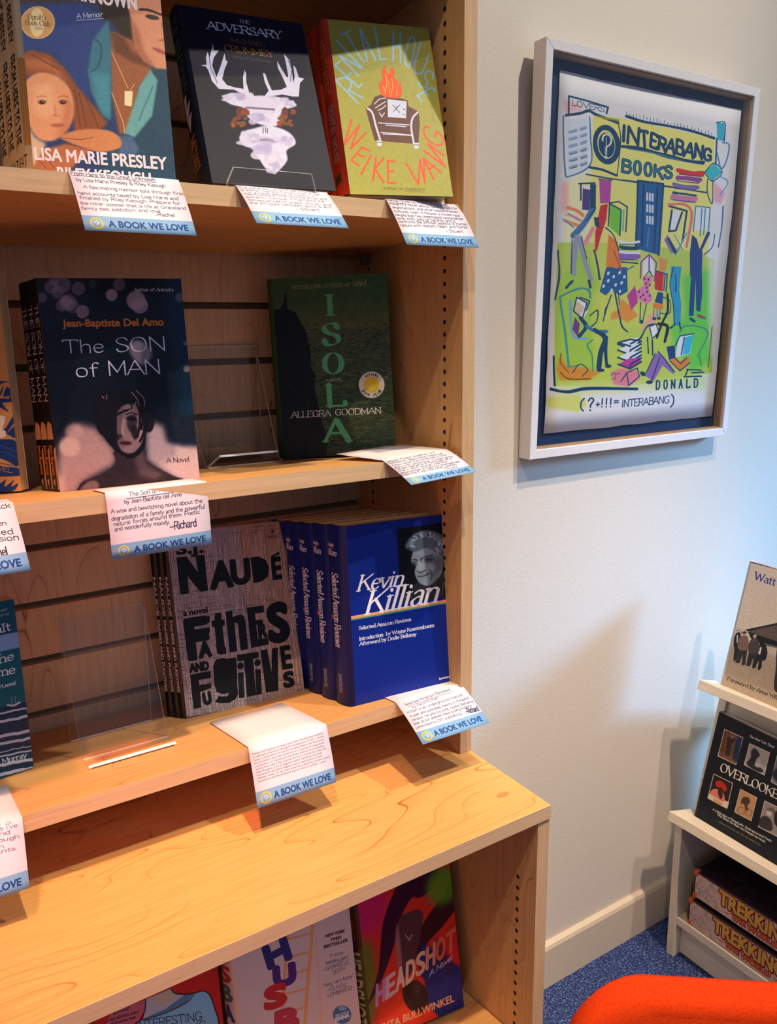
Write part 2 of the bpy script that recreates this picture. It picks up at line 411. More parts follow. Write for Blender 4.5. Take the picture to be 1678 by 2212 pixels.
class Art:
    def __init__(s, quad, w, h, bg, px=680):
        """quad: the print's corners TL TR BR BL in drawing units; w,h real size"""
        s.W = px; s.Hh = max(8, int(round(px * h / w)))
        s.H = homog(quad, [(0, 0), (s.W, 0), (s.W, s.Hh), (0, s.Hh)])
        s.Hi = np.linalg.inv(s.H)
        s.im = np.empty((s.Hh, s.W, 3), np.float32); s.im[:] = np.array(bg, np.float32) / 255
        q = np.array(quad, float)
        d = (q[0] - q[3]) + (q[1] - q[2]); s.up = d / np.linalg.norm(d)
        s.quad = q
        s.v = (0, 0, 1.0)
    def view(s, x0, y0, k):
        s.v = (x0, y0, k); return s
    def P(s, pts):
        p = np.asarray(pts, float).reshape(-1, 2)
        return np.c_[s.v[0] + p[:, 0] / s.v[2], s.v[1] + p[:, 1] / s.v[2]]
    # --- coverage raster of polygons already in texture pixels (non-zero winding)
    def cover(s, polys):
        SS = 3
        X0 = Y0 = 1e9; X1 = Y1 = -1e9
        for p in polys:
            X0 = min(X0, p[:, 0].min()); X1 = max(X1, p[:, 0].max()); Y0 = min(Y0, p[:, 1].min()); Y1 = max(Y1, p[:, 1].max())
        x0 = int(max(0, math.floor(X0))); x1 = int(min(s.W, math.ceil(X1) + 1)); y0 = int(max(0, math.floor(Y0))); y1 = int(min(s.Hh, math.ceil(Y1) + 1))
        if x1 <= x0 or y1 <= y0: return None
        w = x1 - x0; h = (y1 - y0) * SS
        acc = np.zeros(h * (w + 2), np.float64)
        a = np.vstack(polys); b = np.vstack([np.roll(p, -1, 0) for p in polys])
        ay = (a[:, 1] - y0) * SS - 0.5; by = (b[:, 1] - y0) * SS - 0.5
        lo = np.minimum(ay, by); hi = np.maximum(ay, by)
        k0 = np.clip(np.ceil(lo), 0, h).astype(int); k1 = np.clip(np.ceil(hi), 0, h).astype(int)
        n = k1 - k0
        ok = n > 0
        if not ok.any(): return None
        idx = np.repeat(np.nonzero(ok)[0], n[ok])
        first = np.repeat(np.cumsum(n[ok]) - n[ok], n[ok])
        ks = np.arange(len(idx)) - first + k0[idx]
        t = (ks - ay[idx]) / (by[idx] - ay[idx])
        xs = np.clip(a[idx, 0] + (b[idx, 0] - a[idx, 0]) * t - x0, 0, w)
        sg = np.where(by[idx] > ay[idx], 1.0, -1.0)
        xi = np.floor(xs).astype(int); fx = xs - xi
        np.add.at(acc, ks * (w + 2) + xi, sg * (1 - fx))
        np.add.at(acc, ks * (w + 2) + xi + 1, sg * fx)
        c = np.clip(np.abs(np.cumsum(acc.reshape(h, w + 2), axis=1)), 0, 1)[:, :w]
        return x0, x1, y0, y1, c.reshape(y1 - y0, SS, w).mean(1).astype(np.float32)
    def put(s, cov, colr, alpha=1.0, blur=0):
        if cov is None: return
        x0, x1, y0, y1, m = cov
        if blur > 0.5:
            r = int(round(blur * s.W / 680 * 2.0)); r = max(1, r)
            p = r * 2
            nx0, nx1, ny0, ny1 = max(0, x0 - p), min(s.W, x1 + p), max(0, y0 - p), min(s.Hh, y1 + p)
            M2 = np.zeros((ny1 - ny0, nx1 - nx0), np.float32); M2[y0 - ny0:y1 - ny0, x0 - nx0:x1 - nx0] = m
            for _ in range(2):
                for ax in (0, 1):
                    if M2.shape[ax] < 2: continue
                    rr = min(r, M2.shape[ax] - 1)
                    pad = [(0, 0), (0, 0)]; pad[ax] = (rr + 1, rr)
                    c = np.cumsum(np.pad(M2, pad, mode='edge'), axis=ax)
                    n = M2.shape[ax]
                    M2 = (np.take(c, range(2 * rr + 1, 2 * rr + 1 + n), axis=ax) - np.take(c, range(0, n), axis=ax)) / (2 * rr + 1)
            x0, x1, y0, y1, m = nx0, nx1, ny0, ny1, M2
        m = (m * alpha)[..., None]
        c = np.array(colr, np.float32) / 255
        s.im[y0:y1, x0:x1] = s.im[y0:y1, x0:x1] * (1 - m) + c * m
    def fill(s, c, pts, a=1.0, blur=0):
        """one polygon, or a list of polygons, in view units"""
        if len(pts) and not np.isscalar(pts[0][0]): polys = pts
        else: polys = [pts]
        s.put(s.cover([hmap(s.H, s.P(p)) for p in polys]), c, a, blur)
    def curve(s, c, pts, a=1.0, blur=0):
        s.fill(c, catmull(list(pts) + [pts[0]]), a, blur)
    def capsules(s, lines, wf):
        """lines in drawing px; wf: width in px or function(direction)->width"""
        out = []
        for L in lines:
            L = np.asarray(L, float)
            ws = []
            for i in range(len(L) - 1):
                d = L[i + 1] - L[i]; n = np.hypot(*d)
                if n < 1e-6: ws.append(None); continue
                d = d / n
                w = (wf(d) if callable(wf) else wf) / 2
                ws.append(w)
                nn = np.array([-d[1], d[0]]) * w
                out.append(np.array([L[i] + nn, L[i] - nn, L[i + 1] - nn, L[i + 1] + nn]))
            for i in range(len(L)):
                c = [w for w in ws[max(0, i - 1):i + 1] if w]
                if not c: continue
                r = min(c)
                if r < 0.35: continue
                out.append(L[i] + r * np.array([(math.cos(k * 0.785), -math.sin(k * 0.785)) for k in range(8)]))
        return out
    def orient(s, polys):
        o = []
        for p in polys:
            q = hmap(s.H, p)
            x, y = q[:, 0], q[:, 1]
            if (x * np.roll(y, -1) - np.roll(x, -1) * y).sum() < 0: q = q[::-1]
            o.append(q)
        return o
    def line(s, c, pts, w, a=1.0, blur=0, smooth=False):
        if smooth: pts = catmull(pts)
        L = s.P(pts)
        s.put(s.cover(s.orient(s.capsules([L], w / s.v[2]))), c, a, blur)
    def lines(s, c, many, w, a=1.0):
        s.put(s.cover(s.orient(s.capsules([s.P(p) for p in many], w / s.v[2]))), c, a)
    def oval(s, c, x, y, rx, ry, ang=0, a=1.0, blur=0):
        t = np.linspace(0, 2 * math.pi, 25)[:-1]
        ca, sa = math.cos(R(ang)), math.sin(R(ang))
        s.fill(c, np.c_[x + rx * np.cos(t) * ca - ry * np.sin(t) * sa, y + rx * np.cos(t) * sa + ry * np.sin(t) * ca], a, blur)
    def ring(s, c, x, y, r, w):
        t = np.linspace(0, 2 * math.pi, 33)
        s.line(c, np.c_[x + r * np.cos(t), y + r * np.sin(t)], w)
    # --- lettering
    def frame_(s, x0, y0, x1, y1, h, upv):
        b0 = s.P([(x0, y0)])[0]; b1 = s.P([(x1, y1)])[0]
        u = s.up if upv is None else np.array(upv, float) / np.hypot(*upv)
        return b0, b1 - b0, u * (h / s.v[2])
    def text(s, t, x0, y0, x1, y1, h, c, font='sans', bold=0.0, upv=None, a=1.0, thin=0.25, slant=0.0, track=0.0, jit=0.0, weight=1.0, cols=None):
        b0, bx, by = s.frame_(x0, y0, x1, y1, h, upv)
        if slant: by = by + bx / np.hypot(*bx) * np.hypot(*by) * slant
        if font == 'sans':
            polys = glyph_outline(t)
            if not polys: return
            xm = min(p[:, 0].min() for p in polys); xM = max(p[:, 0].max() for p in polys)
            P = [b0 + ((p[:, 0:1] - xm) / (xM - xm)) * bx + (p[:, 1:2] / CAP) * by for p in polys]
            Q = [hmap(s.H, p) for p in P]
            s.put(s.cover(Q), c, a)
            if bold:
                s.put(s.cover(s.orient(s.capsules([np.vstack([p, p[:1]]) for p in P], bold * np.hypot(*by)))), c, a)
            return
        x = 0.0; strokes = []; tot = sum(glyph_strokes(ch)[0] + track for ch in t) - track
        rnd = random.Random(hash(t) % 1000 if False else len(t) * 7 + ord(t[0]))
        for ch in t:
            adv, st = glyph_strokes(ch)
            ox = rnd.uniform(-jit, jit); oy = rnd.uniform(-jit, jit); sc = 1 + rnd.uniform(-jit, jit) * 0.25
            for p in st:
                strokes.append(np.c_[p[:, 0] + x + ox, p[:, 1] * sc + oy])
            x += adv + track
        hh = np.hypot(*by)
        P = [b0 + (p[:, 0:1] / tot) * bx + (p[:, 1:2] / 10.0) * by for p in strokes]
        if font in ('serif', 'pen'):
            stem = 0.155 * hh * weight; hair = stem * thin
            ux = bx / np.hypot(*bx); uy = by / hh
            det = ux[0] * uy[1] - ux[1] * uy[0]
            def wf(d):
                dx = (d[0] * uy[1] - d[1] * uy[0]) / det; dy = (ux[0] * d[1] - ux[1] * d[0]) / det
                th = math.atan2(dy, dx)
                return hair + (stem - hair) * abs(math.sin(th - 0.42)) ** 1.3
            polys = s.capsules(P, wf)
            extra = []
            for p, q in (zip(strokes, P) if font == 'serif' else ()):
                for i, j in ((0, 1), (-1, -2)):
                    y = p[i][1]; d = p[i] - p[j]
                    if (abs(y) < 0.05 or abs(y - 10) < 0.05 or abs(y - 6.4) < 0.05) and abs(d[1]) > abs(d[0]) * 1.1:
                        e = 1.25 * np.hypot(*bx) / tot
                        extra.append(np.array([q[i] - ux * e, q[i] + ux * e]))
            if extra: polys += s.capsules(extra, max(hair * 1.2, 0.05 * hh))
            s.put(s.cover(s.orient(polys)), c, a)
        else:
            s.put(s.cover(s.orient(s.capsules(P, 0.085 * hh * weight))), c, a)
    def glyph(s, ch, bl, br, tl, c, font='sans', bold=0.0, w=10):
        """one letter stretched into the box bl-br-tl (view units)"""
        B, Rr, T = s.P([bl, br, tl])
        if font == 'sans':
            polys = glyph_outline(ch)
            al = np.vstack(polys); mn = al.min(0); mx = al.max(0)
            P = [B + ((p[:, 0:1] - mn[0]) / (mx[0] - mn[0])) * (Rr - B) + ((p[:, 1:2] - mn[1]) / (mx[1] - mn[1])) * (T - B) for p in polys]
            s.put(s.cover([hmap(s.H, p) for p in P]), c)
            if bold: s.put(s.cover(s.orient(s.capsules([np.vstack([p, p[:1]]) for p in P], bold / s.v[2]))), c)
        else:
            adv, st = glyph_strokes(ch)
            al = np.vstack(st); mn = al.min(0); mx = al.max(0); dx = max(mx[0] - mn[0], 0.01)
            P = [B + ((p[:, 0:1] - mn[0]) / dx) * (Rr - B) + ((p[:, 1:2] - mn[1]) / (mx[1] - mn[1])) * (T - B) for p in st]
            s.put(s.cover(s.orient(s.capsules(P, w / s.v[2]))), c)
    def arc(s, t, cx, cy, r, a0, a1, h, c, inward=False):
        n = len(t)
        for i, ch in enumerate(t):
            if ch == ' ': continue
            a_ = R(a0 + (a1 - a0) * (i + 0.5) / n); half = abs(R(a1 - a0)) / n * 0.36
            if not inward:   # tops point outward
                f = lambda an, rr: (cx + rr * math.cos(an), cy - rr * math.sin(an))
                s.glyph(ch, f(a_ + half, r), f(a_ - half, r), f(a_ + half, r + h), c, bold=h * 0.08)
            else:
                f = lambda an, rr: (cx + rr * math.cos(an), cy - rr * math.sin(an))
                s.glyph(ch, f(a_ - half, r + h), f(a_ + half, r + h), f(a_ - half, r), c, bold=h * 0.08)
    def noise(s, nx, ny, amp, octaves=3, tint=(1, 1, 1)):
        out = np.zeros((s.Hh, s.W), np.float32)
        for o in range(octaves):
            gx, gy = nx * 2 ** o + 2, ny * 2 ** o + 2
            g = rng.random((gy, gx)).astype(np.float32) - 0.5
            yy = np.linspace(0, gy - 1.001, s.Hh); xx = np.linspace(0, gx - 1.001, s.W)
            yi = yy.astype(int); xi = xx.astype(int); fy = (yy - yi)[:, None]; fx = (xx - xi)[None]
            g00 = g[yi][:, xi]; g01 = g[yi][:, xi + 1]; g10 = g[yi + 1][:, xi]; g11 = g[yi + 1][:, xi + 1]
            out += ((g00 * (1 - fx) + g01 * fx) * (1 - fy) + (g10 * (1 - fx) + g11 * fx) * fy) / 2 ** o
        s.im = np.clip(s.im + (out * amp / 255)[..., None] * np.array(tint, np.float32), 0, 1)
        return out
    def vgrad(s, stops, y0=0.0, y1=1.0):
        """vertical printed gradient between fractions of the sheet"""
        a, b = int(y0 * s.Hh), int(y1 * s.Hh)
        t = np.linspace(0, 1, max(1, b - a))
        ps = [p for p, _ in stops]
        for k in range(3):
            s.im[a:b, :, k] = np.interp(t, ps, [c[k] / 255 for _, c in stops])[:, None]
    def image(s, name):
        img = bpy.data.images.new(name, s.W, s.Hh)
        buf = np.ones((s.Hh, s.W, 4), np.float32)
        buf[..., :3] = np.clip(s.im[::-1], 0, 1)
        img.pixels.foreach_set(buf.ravel())
        img.update()
        return img

# ------------------------------------------------------------------ the printed covers
def art_memoir():
    A = Art([(21.5, -133.6), (339.2, -86.1), (380.2, 387.6), (62.8, 368.4)], .128, .213, (20, 46, 104)).view(0, 0, 2.996)
    A.fill((60, 34, 26), [(60, -420), (760, -420), (730, 60), (560, 10), (60, 30)], blur=8)
    A.fill((18, 62, 92), [(1000, 380), (1300, 380), (1300, 1300), (560, 1300), (740, 900), (860, 860)], blur=5)
    A.fill((22, 56, 128), [(100, 30), (560, 30), (700, 160), (600, 400), (560, 760), (330, 330), (100, 330)], blur=8)
    A.fill((26, 12, 18), [(640, 30), (850, -60), (880, 160), (860, 280), (790, 240), (720, 140), (660, 120)], blur=3)
    A.fill((150, 84, 54), [(715, 200), (860, 260), (960, 390), (985, 460), (900, 560), (850, 860), (770, 870), (720, 600), (706, 330)], blur=3)
    A.fill((100, 52, 38), [(715, 200), (800, 240), (850, 330), (960, 400), (970, 440), (850, 400), (740, 330)], blur=4)
    A.fill((206, 138, 110), [(800, -60), (1090, -60), (1084, 450), (1010, 444), (930, 390), (880, 310), (860, 240), (846, 120)], blur=2)
    A.fill((168, 98, 78), [(846, 110), (900, 200), (930, 330), (1010, 440), (930, 395), (878, 310), (858, 240)], blur=4)
    A.line((44, 22, 24), [(905, 62), (960, 66), (1045, 96)], 15, smooth=True, blur=1)
    A.oval((40, 22, 24), 985, 112, 46, 15, 12, blur=1)
    A.line((150, 86, 70), [(1050, 150), (1066, 250), (1030, 262)], 10, blur=2, smooth=True)
    A.oval((190, 96, 92), 1035, 332, 48, 15, 24, blur=1.5)
    A.line((110, 50, 50), [(990, 312), (1065, 345)], 6, blur=1)
    A.fill((44, 112, 138), [(700, 128), (720, 300), (716, 780), (660, 745), (590, 600), (568, 460), (600, 260)], blur=2)
    A.line((18, 60, 84), [(610, 250), (655, 300), (640, 420), (585, 470)], 7, blur=1, smooth=True)
    A.fill((72, 150, 172), [(590, 470), (715, 480), (716, 780), (640, 700)], a=.6, blur=6)
    A.fill((100, 160, 166), [(972, 452), (1020, 520), (985, 750), (870, 892), (804, 862), (880, 640), (900, 560)], blur=2)
    A.line((46, 100, 120), [(990, 560), (930, 700), (900, 780)], 7, blur=1.5)
    A.lines((216, 170, 126), [[(722, 335), (828, 572)], [(870, 545), (840, 590)], [(724, 600), (800, 800), (806, 860)]], 5)
    A.fill((232, 216, 176), [(806, 588), (860, 592), (852, 690), (806, 682)], blur=.6)
    A.fill((70, 96, 138), [(760, 880), (850, 880), (900, 960), (880, 1010), (770, 1000)], blur=3)
    # child
    A.fill((140, 70, 40), [(112, 350), (200, 322), (320, 350), (420, 440), (500, 560), (620, 700), (700, 800), (640, 850), (480, 860), (470, 640), (400, 500), (250, 480), (150, 500), (118, 520)], blur=3)
    A.fill((196, 112, 66), [(150, 380), (300, 380), (400, 470), (440, 560), (330, 460), (180, 450)], a=.7, blur=5)
    A.lines((94, 44, 28), [[(510, 600), (560, 820)], [(550, 620), (640, 830)], [(480, 560), (520, 820)], [(200, 350), (380, 450)]], 6)
    A.curve((226, 150, 108), [(170, 520), (260, 470), (380, 500), (462, 600), (478, 740), (430, 850), (330, 915), (230, 880), (165, 740), (145, 620)], blur=2)
    A.fill((244, 186, 142), [(220, 560), (330, 540), (350, 640), (350, 740), (260, 760), (210, 680)], a=.6, blur=9)
    A.fill((184, 100, 66), [(430, 600), (478, 700), (440, 860), (340, 912), (400, 820), (420, 700)], a=.6, blur=6)
    for x in (272, 408):
        A.oval((110, 60, 44), x, 664, 26, 12, 0, blur=1.2); A.oval((26, 14, 16), x, 664, 14, 12, 0)
        A.oval((250, 230, 210), x + 5, 660, 3, 3, 0); A.line((120, 66, 46), [(x - 28, 656), (x, 648), (x + 28, 658)], 4, blur=.6, smooth=True)
        A.line((150, 84, 54), [(x - 34, 632), (x, 622), (x + 32, 630)], 6, a=.7, blur=1, smooth=True)
    A.line((176, 92, 66), [(352, 690), (362, 740), (345, 752), (392, 750)], 7, a=.7, blur=1.5)
    A.oval((186, 88, 74), 374, 812, 48, 12, 0, blur=1.5)
    A.fill((216, 176, 146), [(170, 800), (230, 890), (300, 930), (240, 1090), (190, 1090), (150, 860)], blur=4)
    A.curve((206, 128, 82), [(385, 886), (470, 850), (600, 836), (720, 850), (782, 905), (770, 960), (650, 985), (520, 950), (430, 915)], blur=1.5)
    A.fill((178, 100, 62), [(300, 960), (430, 930), (600, 970), (430, 1120), (200, 1110), (230, 1050)], blur=3)
    A.lines((130, 66, 42), [[(390, 892), (520, 905), (600, 890)], [(430, 930), (540, 960)], [(250, 1040), (300, 1090)], [(300, 1020), (350, 1090)]], 5)
    A.text('GREAT UNKNOWN', 130, -60, 885, 62, 88, (226, 214, 224), bold=.09, thin=.3)
    A.text('A Memoir', 497, 122, 668, 108, 34, (226, 220, 230), 'hand')
    A.line((226, 220, 230), [(495, 133), (670, 120)], 3)
    A.text('LISA MARIE PRESLEY', 228, 1032, 1080, 1098, 78, (232, 214, 226), bold=.08)
    A.text('RILEY KEOUGH', 376, 1156, 978, 1196, 74, (232, 214, 226), bold=.08)
    A.oval((204, 152, 92), 245, 147, 112, 106); A.oval((232, 204, 156), 240, 146, 48, 94)
    A.ring((232, 200, 150), 245, 147, 104, 3)
    A.text("Oprah's", 180, 124, 300, 130, 32, (96, 70, 48), 'serif', weight=.9)
    A.text('Book Club', 165, 160, 328, 172, 32, (96, 70, 48), 'serif', weight=.9)
    A.text('2024', 224, 190, 276, 195, 15, (96, 70, 48), 'serif')
    A.noise(90, 140, 10)
    return A.image('memoir_cover_print')

def spine(w, h, bg, px=120):
    return Art([(0, 0), (w, 0), (w, h), (0, h)], w, h, bg, px=px)
DOWN = (1, 0)      # glyph tops point right when a title runs down a spine

def art_memoir_spine():
    A = spine(28, 213, (222, 204, 164))
    A.fill((36, 66, 120), [(0, 0), (28, 0), (28, 16), (0, 22)])
    A.text('LISA MARIE PRESLEY', 8, 8, 8, 92, 11, (60, 50, 46), 'sans', bold=.06, upv=DOWN)
    A.text('FROM HERE TO THE', 8, 104, 8, 186, 11, (30, 28, 30), 'sans', bold=.05, upv=DOWN)
    A.fill((206, 150, 80), [(22, 110), (28, 110), (28, 190), (22, 190)], blur=1)
    A.text('GREAT', 4, 208, 24, 208, 10, (60, 50, 46))
    return A.image('memoir_spine_print')

def art_antler():
    A = Art([(382.5, 8.9), (652.4, 51.1), (725.6, 412.3), (450.2, 394.8)], .136, .204, (13, 17, 42)).view(360, 0, 2.397)
    L = (206, 204, 236)
    A.text('THE', 377, 118, 430, 126, 18, L, 'serif', thin=.4)
    A.text('ADVERSARY', 212, 148, 598, 203, 40, (222, 222, 244), 'serif', thin=.35)
    A.text('MICHAEL', 335, 218, 510, 243, 22, (120, 84, 54), 'serif', thin=.4)
    A.text('CRUMMEY', 298, 262, 556, 296, 32, (168, 104, 44), 'serif', thin=.35)
    A.text('Author of The Innocents', 343, 298, 539, 325, 13, (84, 72, 66), 'serif', thin=.5)
    body = [(175, 338), (207, 335), (203, 300), (212, 268), (222, 300), (240, 225), (244, 260), (270, 262), (243, 300), (236, 340), (258, 400), (280, 340), (300, 275), (306, 310), (316, 320), (300, 360), (288, 410), (312, 440), (350, 452), (398, 460), (395, 400), (403, 363), (412, 380), (412, 425), (428, 480), (460, 502), (505, 500), (528, 470), (508, 425), (498, 378), (510, 380), (527, 430), (545, 468), (590, 465), (622, 450), (600, 400), (575, 350), (572, 315), (592, 352), (622, 400), (630, 400), (620, 340), (607, 280), (635, 310), (648, 360), (655, 430), (663, 400), (655, 338), (668, 350), (684, 400), (712, 408), (690, 430), (684, 500), (655, 500), (600, 490), (560, 500), (520, 530), (440, 530), (400, 490), (350, 465), (270, 460), (235, 420), (216, 365), (203, 345)]
    A.fill(L, body)
    A.lines((60, 60, 110), [[(222, 300), (226, 345), (262, 430)], [(640, 420), (648, 360), (628, 310)], [(345, 478), (400, 500), (440, 545)], [(600, 490), (540, 500)]], 4, a=.8)
    rr = random.Random(3)
    A.curve(L, [(375, 715), (400, 680), (450, 665), (520, 650), (600, 668), (650, 700), (668, 745), (622, 780), (625, 830), (585, 880), (552, 900), (510, 870), (470, 810), (440, 770), (400, 755)], blur=1.5)
    A.curve(L, [(290, 505), (340, 480), (420, 500), (560, 500), (640, 520), (672, 548), (600, 575), (590, 620), (560, 655), (470, 640), (415, 600), (400, 560), (330, 540)], blur=1.5)
    for cx, cy, rx, ry in ((330, 510, 42, 20), (395, 505, 60, 26), (570, 520, 60, 26), (640, 535, 34, 18), (480, 560, 74, 34), (480, 610, 60, 34), (520, 730, 136, 34), (430, 700, 44, 26), (620, 730, 44, 30), (525, 780, 84, 44), (540, 840, 60, 40), (545, 880, 28, 22)):
        for _ in range(9):
            A.oval((lambda q: (200 + q, 192 + q, 224 + q // 2))(rr.randint(-34, 14)), cx + rr.uniform(-.75, .75) * rx, cy + rr.uniform(-.6, .6) * ry, rx * rr.uniform(.25, .5), ry * rr.uniform(.3, .55), 0, a=.85, blur=.8)
    A.oval((206, 198, 232), 480, 540, 86, 46, blur=2)
    for k in range(-1, 2, 2):
        X = lambda x: 495 + k * (x - 495)
        A.fill((96, 44, 34), [(X(595), 600), (X(596), 566), (X(612), 552), (X(630), 566), (X(630), 600)])
        A.fill((128, 56, 40), [(X(560), 596), (X(562), 574), (X(585), 556), (X(606), 574), (X(606), 600)] if k < 0 else [(640, 590), (642, 570), (655, 562), (668, 572), (668, 592)])
        for _ in range(14):
            A.oval((120 + rr.randint(-20, 40), 60 + rr.randint(-16, 20), 36), X(615 + rr.uniform(-34, 34)), 625 + rr.uniform(-22, 30), 13, 9, blur=.8)
    A.fill((40, 40, 70), [(410, 552), (560, 562), (560, 572), (410, 562)], a=.6, blur=1)
    A.lines((70, 50, 80), [[(500, 660), (500, 690)], [(512, 660), (513, 685)], [(522, 665), (522, 690)]], 4)
    A.text('A NOVEL', 484, 727, 560, 733, 11, (40, 36, 60), 'serif', thin=.5)
    A.noise(60, 90, 8)
    return A.image('antler_cover_print')

def art_antler_spine():
    A = spine(26, 204, (14, 20, 38))
    A.text('THE ADVERSARY', 6, 10, 6, 96, 13, (60, 90, 96), 'serif', upv=DOWN)
    A.fill((190, 188, 214), [(8, 100), (16, 98), (13, 112), (20, 108), (14, 124), (20, 122), (12, 140), (8, 122)])
    A.text('MICHAEL', 6, 146, 6, 186, 12, (150, 100, 60), 'serif', upv=DOWN)
    return A.image('antler_spine_print')

def art_chair_cover():
    A = Art([(699.5, 40.4), (925.4, 60.6), (978.5, 424.7), (749.2, 419.3)], .1245, .207, (164, 160, 72)).view(600, 0, 3.648)
    B, Rd = (140, 190, 222), (228, 84, 52)
    st = [[(635, 815), (455, 630)], [(455, 630), (530, 612), (580, 650), (562, 712)], [(562, 712), (668, 770)],
          [(640, 690), (450, 515), (488, 484)], [(548, 600), (575, 572)], [(640, 690), (660, 660)],
          [(638, 598), (478, 432), (670, 543), (462, 320)], [(676, 490), (534, 258)], [(497, 276), (570, 240)],
          [(705, 478), (645, 224), (773, 472)], [(688, 378), (720, 372)], [(765, 223), (806, 468), (852, 465)],
          [(912, 246), (909, 478)], [(965, 260), (967, 492)], [(910, 360), (966, 368)]]
    st = [catmull(p) if i == 1 else p for i, p in enumerate(st)]
    st += [catmull([(1060, 288), (1035, 310), (1012, 400), (1002, 480), (1022, 524), (1048, 500), (1068, 420), (1080, 330), (1060, 288)]),
           catmull([(1128, 330), (1096, 440), (1076, 520), (1090, 575), (1130, 578), (1158, 520), (1190, 432)]),
           catmull([(1222, 620), (1220, 575), (1180, 560), (1160, 600), (1180, 650), (1165, 690), (1125, 680), (1110, 645)]),
           [(1135, 800), (1100, 752), (1212, 688), (1242, 720)], [(1158, 722), (1190, 758)]]
    A.lines(B, st, 14)
    st = [[(582, 938), (524, 1142), (642, 985), (574, 1172), (697, 1046)], [(725, 1190), (665, 1160), (578, 1262), (637, 1305)], [(625, 1212), (682, 1240)],
          [(736, 1222), (657, 1372)], [(775, 1235), (750, 1422)], [(835, 1245), (765, 1330), (833, 1438)], [(922, 1272), (865, 1268), (870, 1440), (932, 1442)], [(868, 1350), (914, 1350)],
          [(1010, 1285), (1108, 1452), (1118, 1262)], [(1048, 1275), (1108, 1452), (1160, 1442)], [(1228, 1415), (1146, 1246), (1288, 1362)], [(1195, 1335), (1235, 1300)],
          [(1150, 1188), (1322, 1314), (1180, 1132), (1308, 1226)], catmull([(1198, 1004), (1160, 1000), (1150, 1040), (1180, 1100), (1240, 1140), (1292, 1140), (1308, 1108), (1290, 1070), (1252, 1034)]), [(1252, 1034), (1238, 1078)]]
    st[8] = [(1010, 1285), (1108, 1452), (1120, 1262)]; st[9] = [(1120, 1262), (1158, 1440), (1148, 1250)]
    A.lines(Rd, st, 15)
    br = (98, 58, 52)
    A.fill(br, [(692, 850), (735, 825), (760, 765), (820, 742), (960, 772), (1020, 790), (1030, 838), (1112, 880), (1118, 980), (1108, 1132), (1062, 1132), (790, 1110), (764, 1110), (720, 960)])
    W_ = (206, 212, 240)
    A.line(W_, [(706, 852), (745, 890), (775, 1000), (806, 1098)], 15, smooth=True)
    A.line(W_, [(1104, 884), (1062, 930), (1052, 1010), (1072, 1130)], 15, smooth=True)
    A.lines(W_, [[(795, 968), (1035, 984)], [(850, 985), (1010, 998)], [(812, 1042), (1048, 1064)], [(830, 1056), (1050, 1066)], [(760, 820), (800, 780), (850, 772)], [(770, 850), (800, 830), (850, 800)], [(790, 870), (830, 850), (850, 830)], [(800, 890), (820, 920), (840, 890)]], 8)
    A.fill(br, [(854, 768), (1026, 790), (1020, 942), (858, 930)]); A.fill(W_, [(864, 780), (1016, 798), (1010, 932), (868, 922)])
    A.lines(br, [[(905, 828), (962, 888)], [(962, 826), (912, 878)], [(935, 838), (938, 866)], [(985, 860), (1004, 862)], [(1000, 905), (985, 900)]], 5)
    for x, y in ((798, 1132), (1090, 1152)):
        A.fill(W_, [(x - 18, y - 26), (x + 22, y - 26), (x + 20, y + 18), (x - 14, y + 18)]); A.line(br, [(x - 16, y - 10), (x + 20, y - 10)], 5)
    A.fill((236, 84, 34), [(815, 750), (796, 690), (800, 650), (826, 620), (815, 560), (846, 512), (856, 565), (885, 590), (880, 560), (906, 520), (920, 570), (914, 610), (950, 640), (945, 690), (968, 640), (975, 700), (978, 745), (950, 776), (860, 768)])
    A.lines((250, 180, 60), [[(850, 590), (860, 660), (845, 740)], [(900, 620), (905, 690), (890, 760)], [(830, 680), (850, 730)], [(940, 690), (935, 760)], [(875, 640), (880, 740)]], 6)
    A.lines((250, 120, 50), [[(915, 640), (960, 750)], [(815, 640), (830, 740)], [(850, 540), (860, 590)]], 6)
    A.text('a novel', 1205, 835, 1222, 962, 16, (100, 82, 44), 'hand', upv=(1, -.12))
    A.text('author of', 827, 1490, 985, 1496, 20, (96, 74, 40), 'serif', thin=.7); A.text('chemistry', 997, 1497, 1160, 1501, 20, (96, 74, 40), 'serif', thin=.7)
    A.line((96, 74, 40), [(1000, 1509), (1158, 1514)], 3)
    A.noise(60, 90, 9)
    return A.image('armchair_cover_print')

def art_chair_spine():
    A = spine(24, 207, (206, 58, 36))
    A.text('WEIKE WANG', 8, 18, 8, 88, 10, (232, 150, 70), 'hand', upv=DOWN)
    A.text('RENTAL HOUSE', 8, 100, 8, 168, 10, (150, 190, 214), 'hand', upv=DOWN)
    A.fill((60, 70, 40), [(4, 180), (18, 180), (18, 190), (4, 190)])
    return A.image('armchair_spine_print')

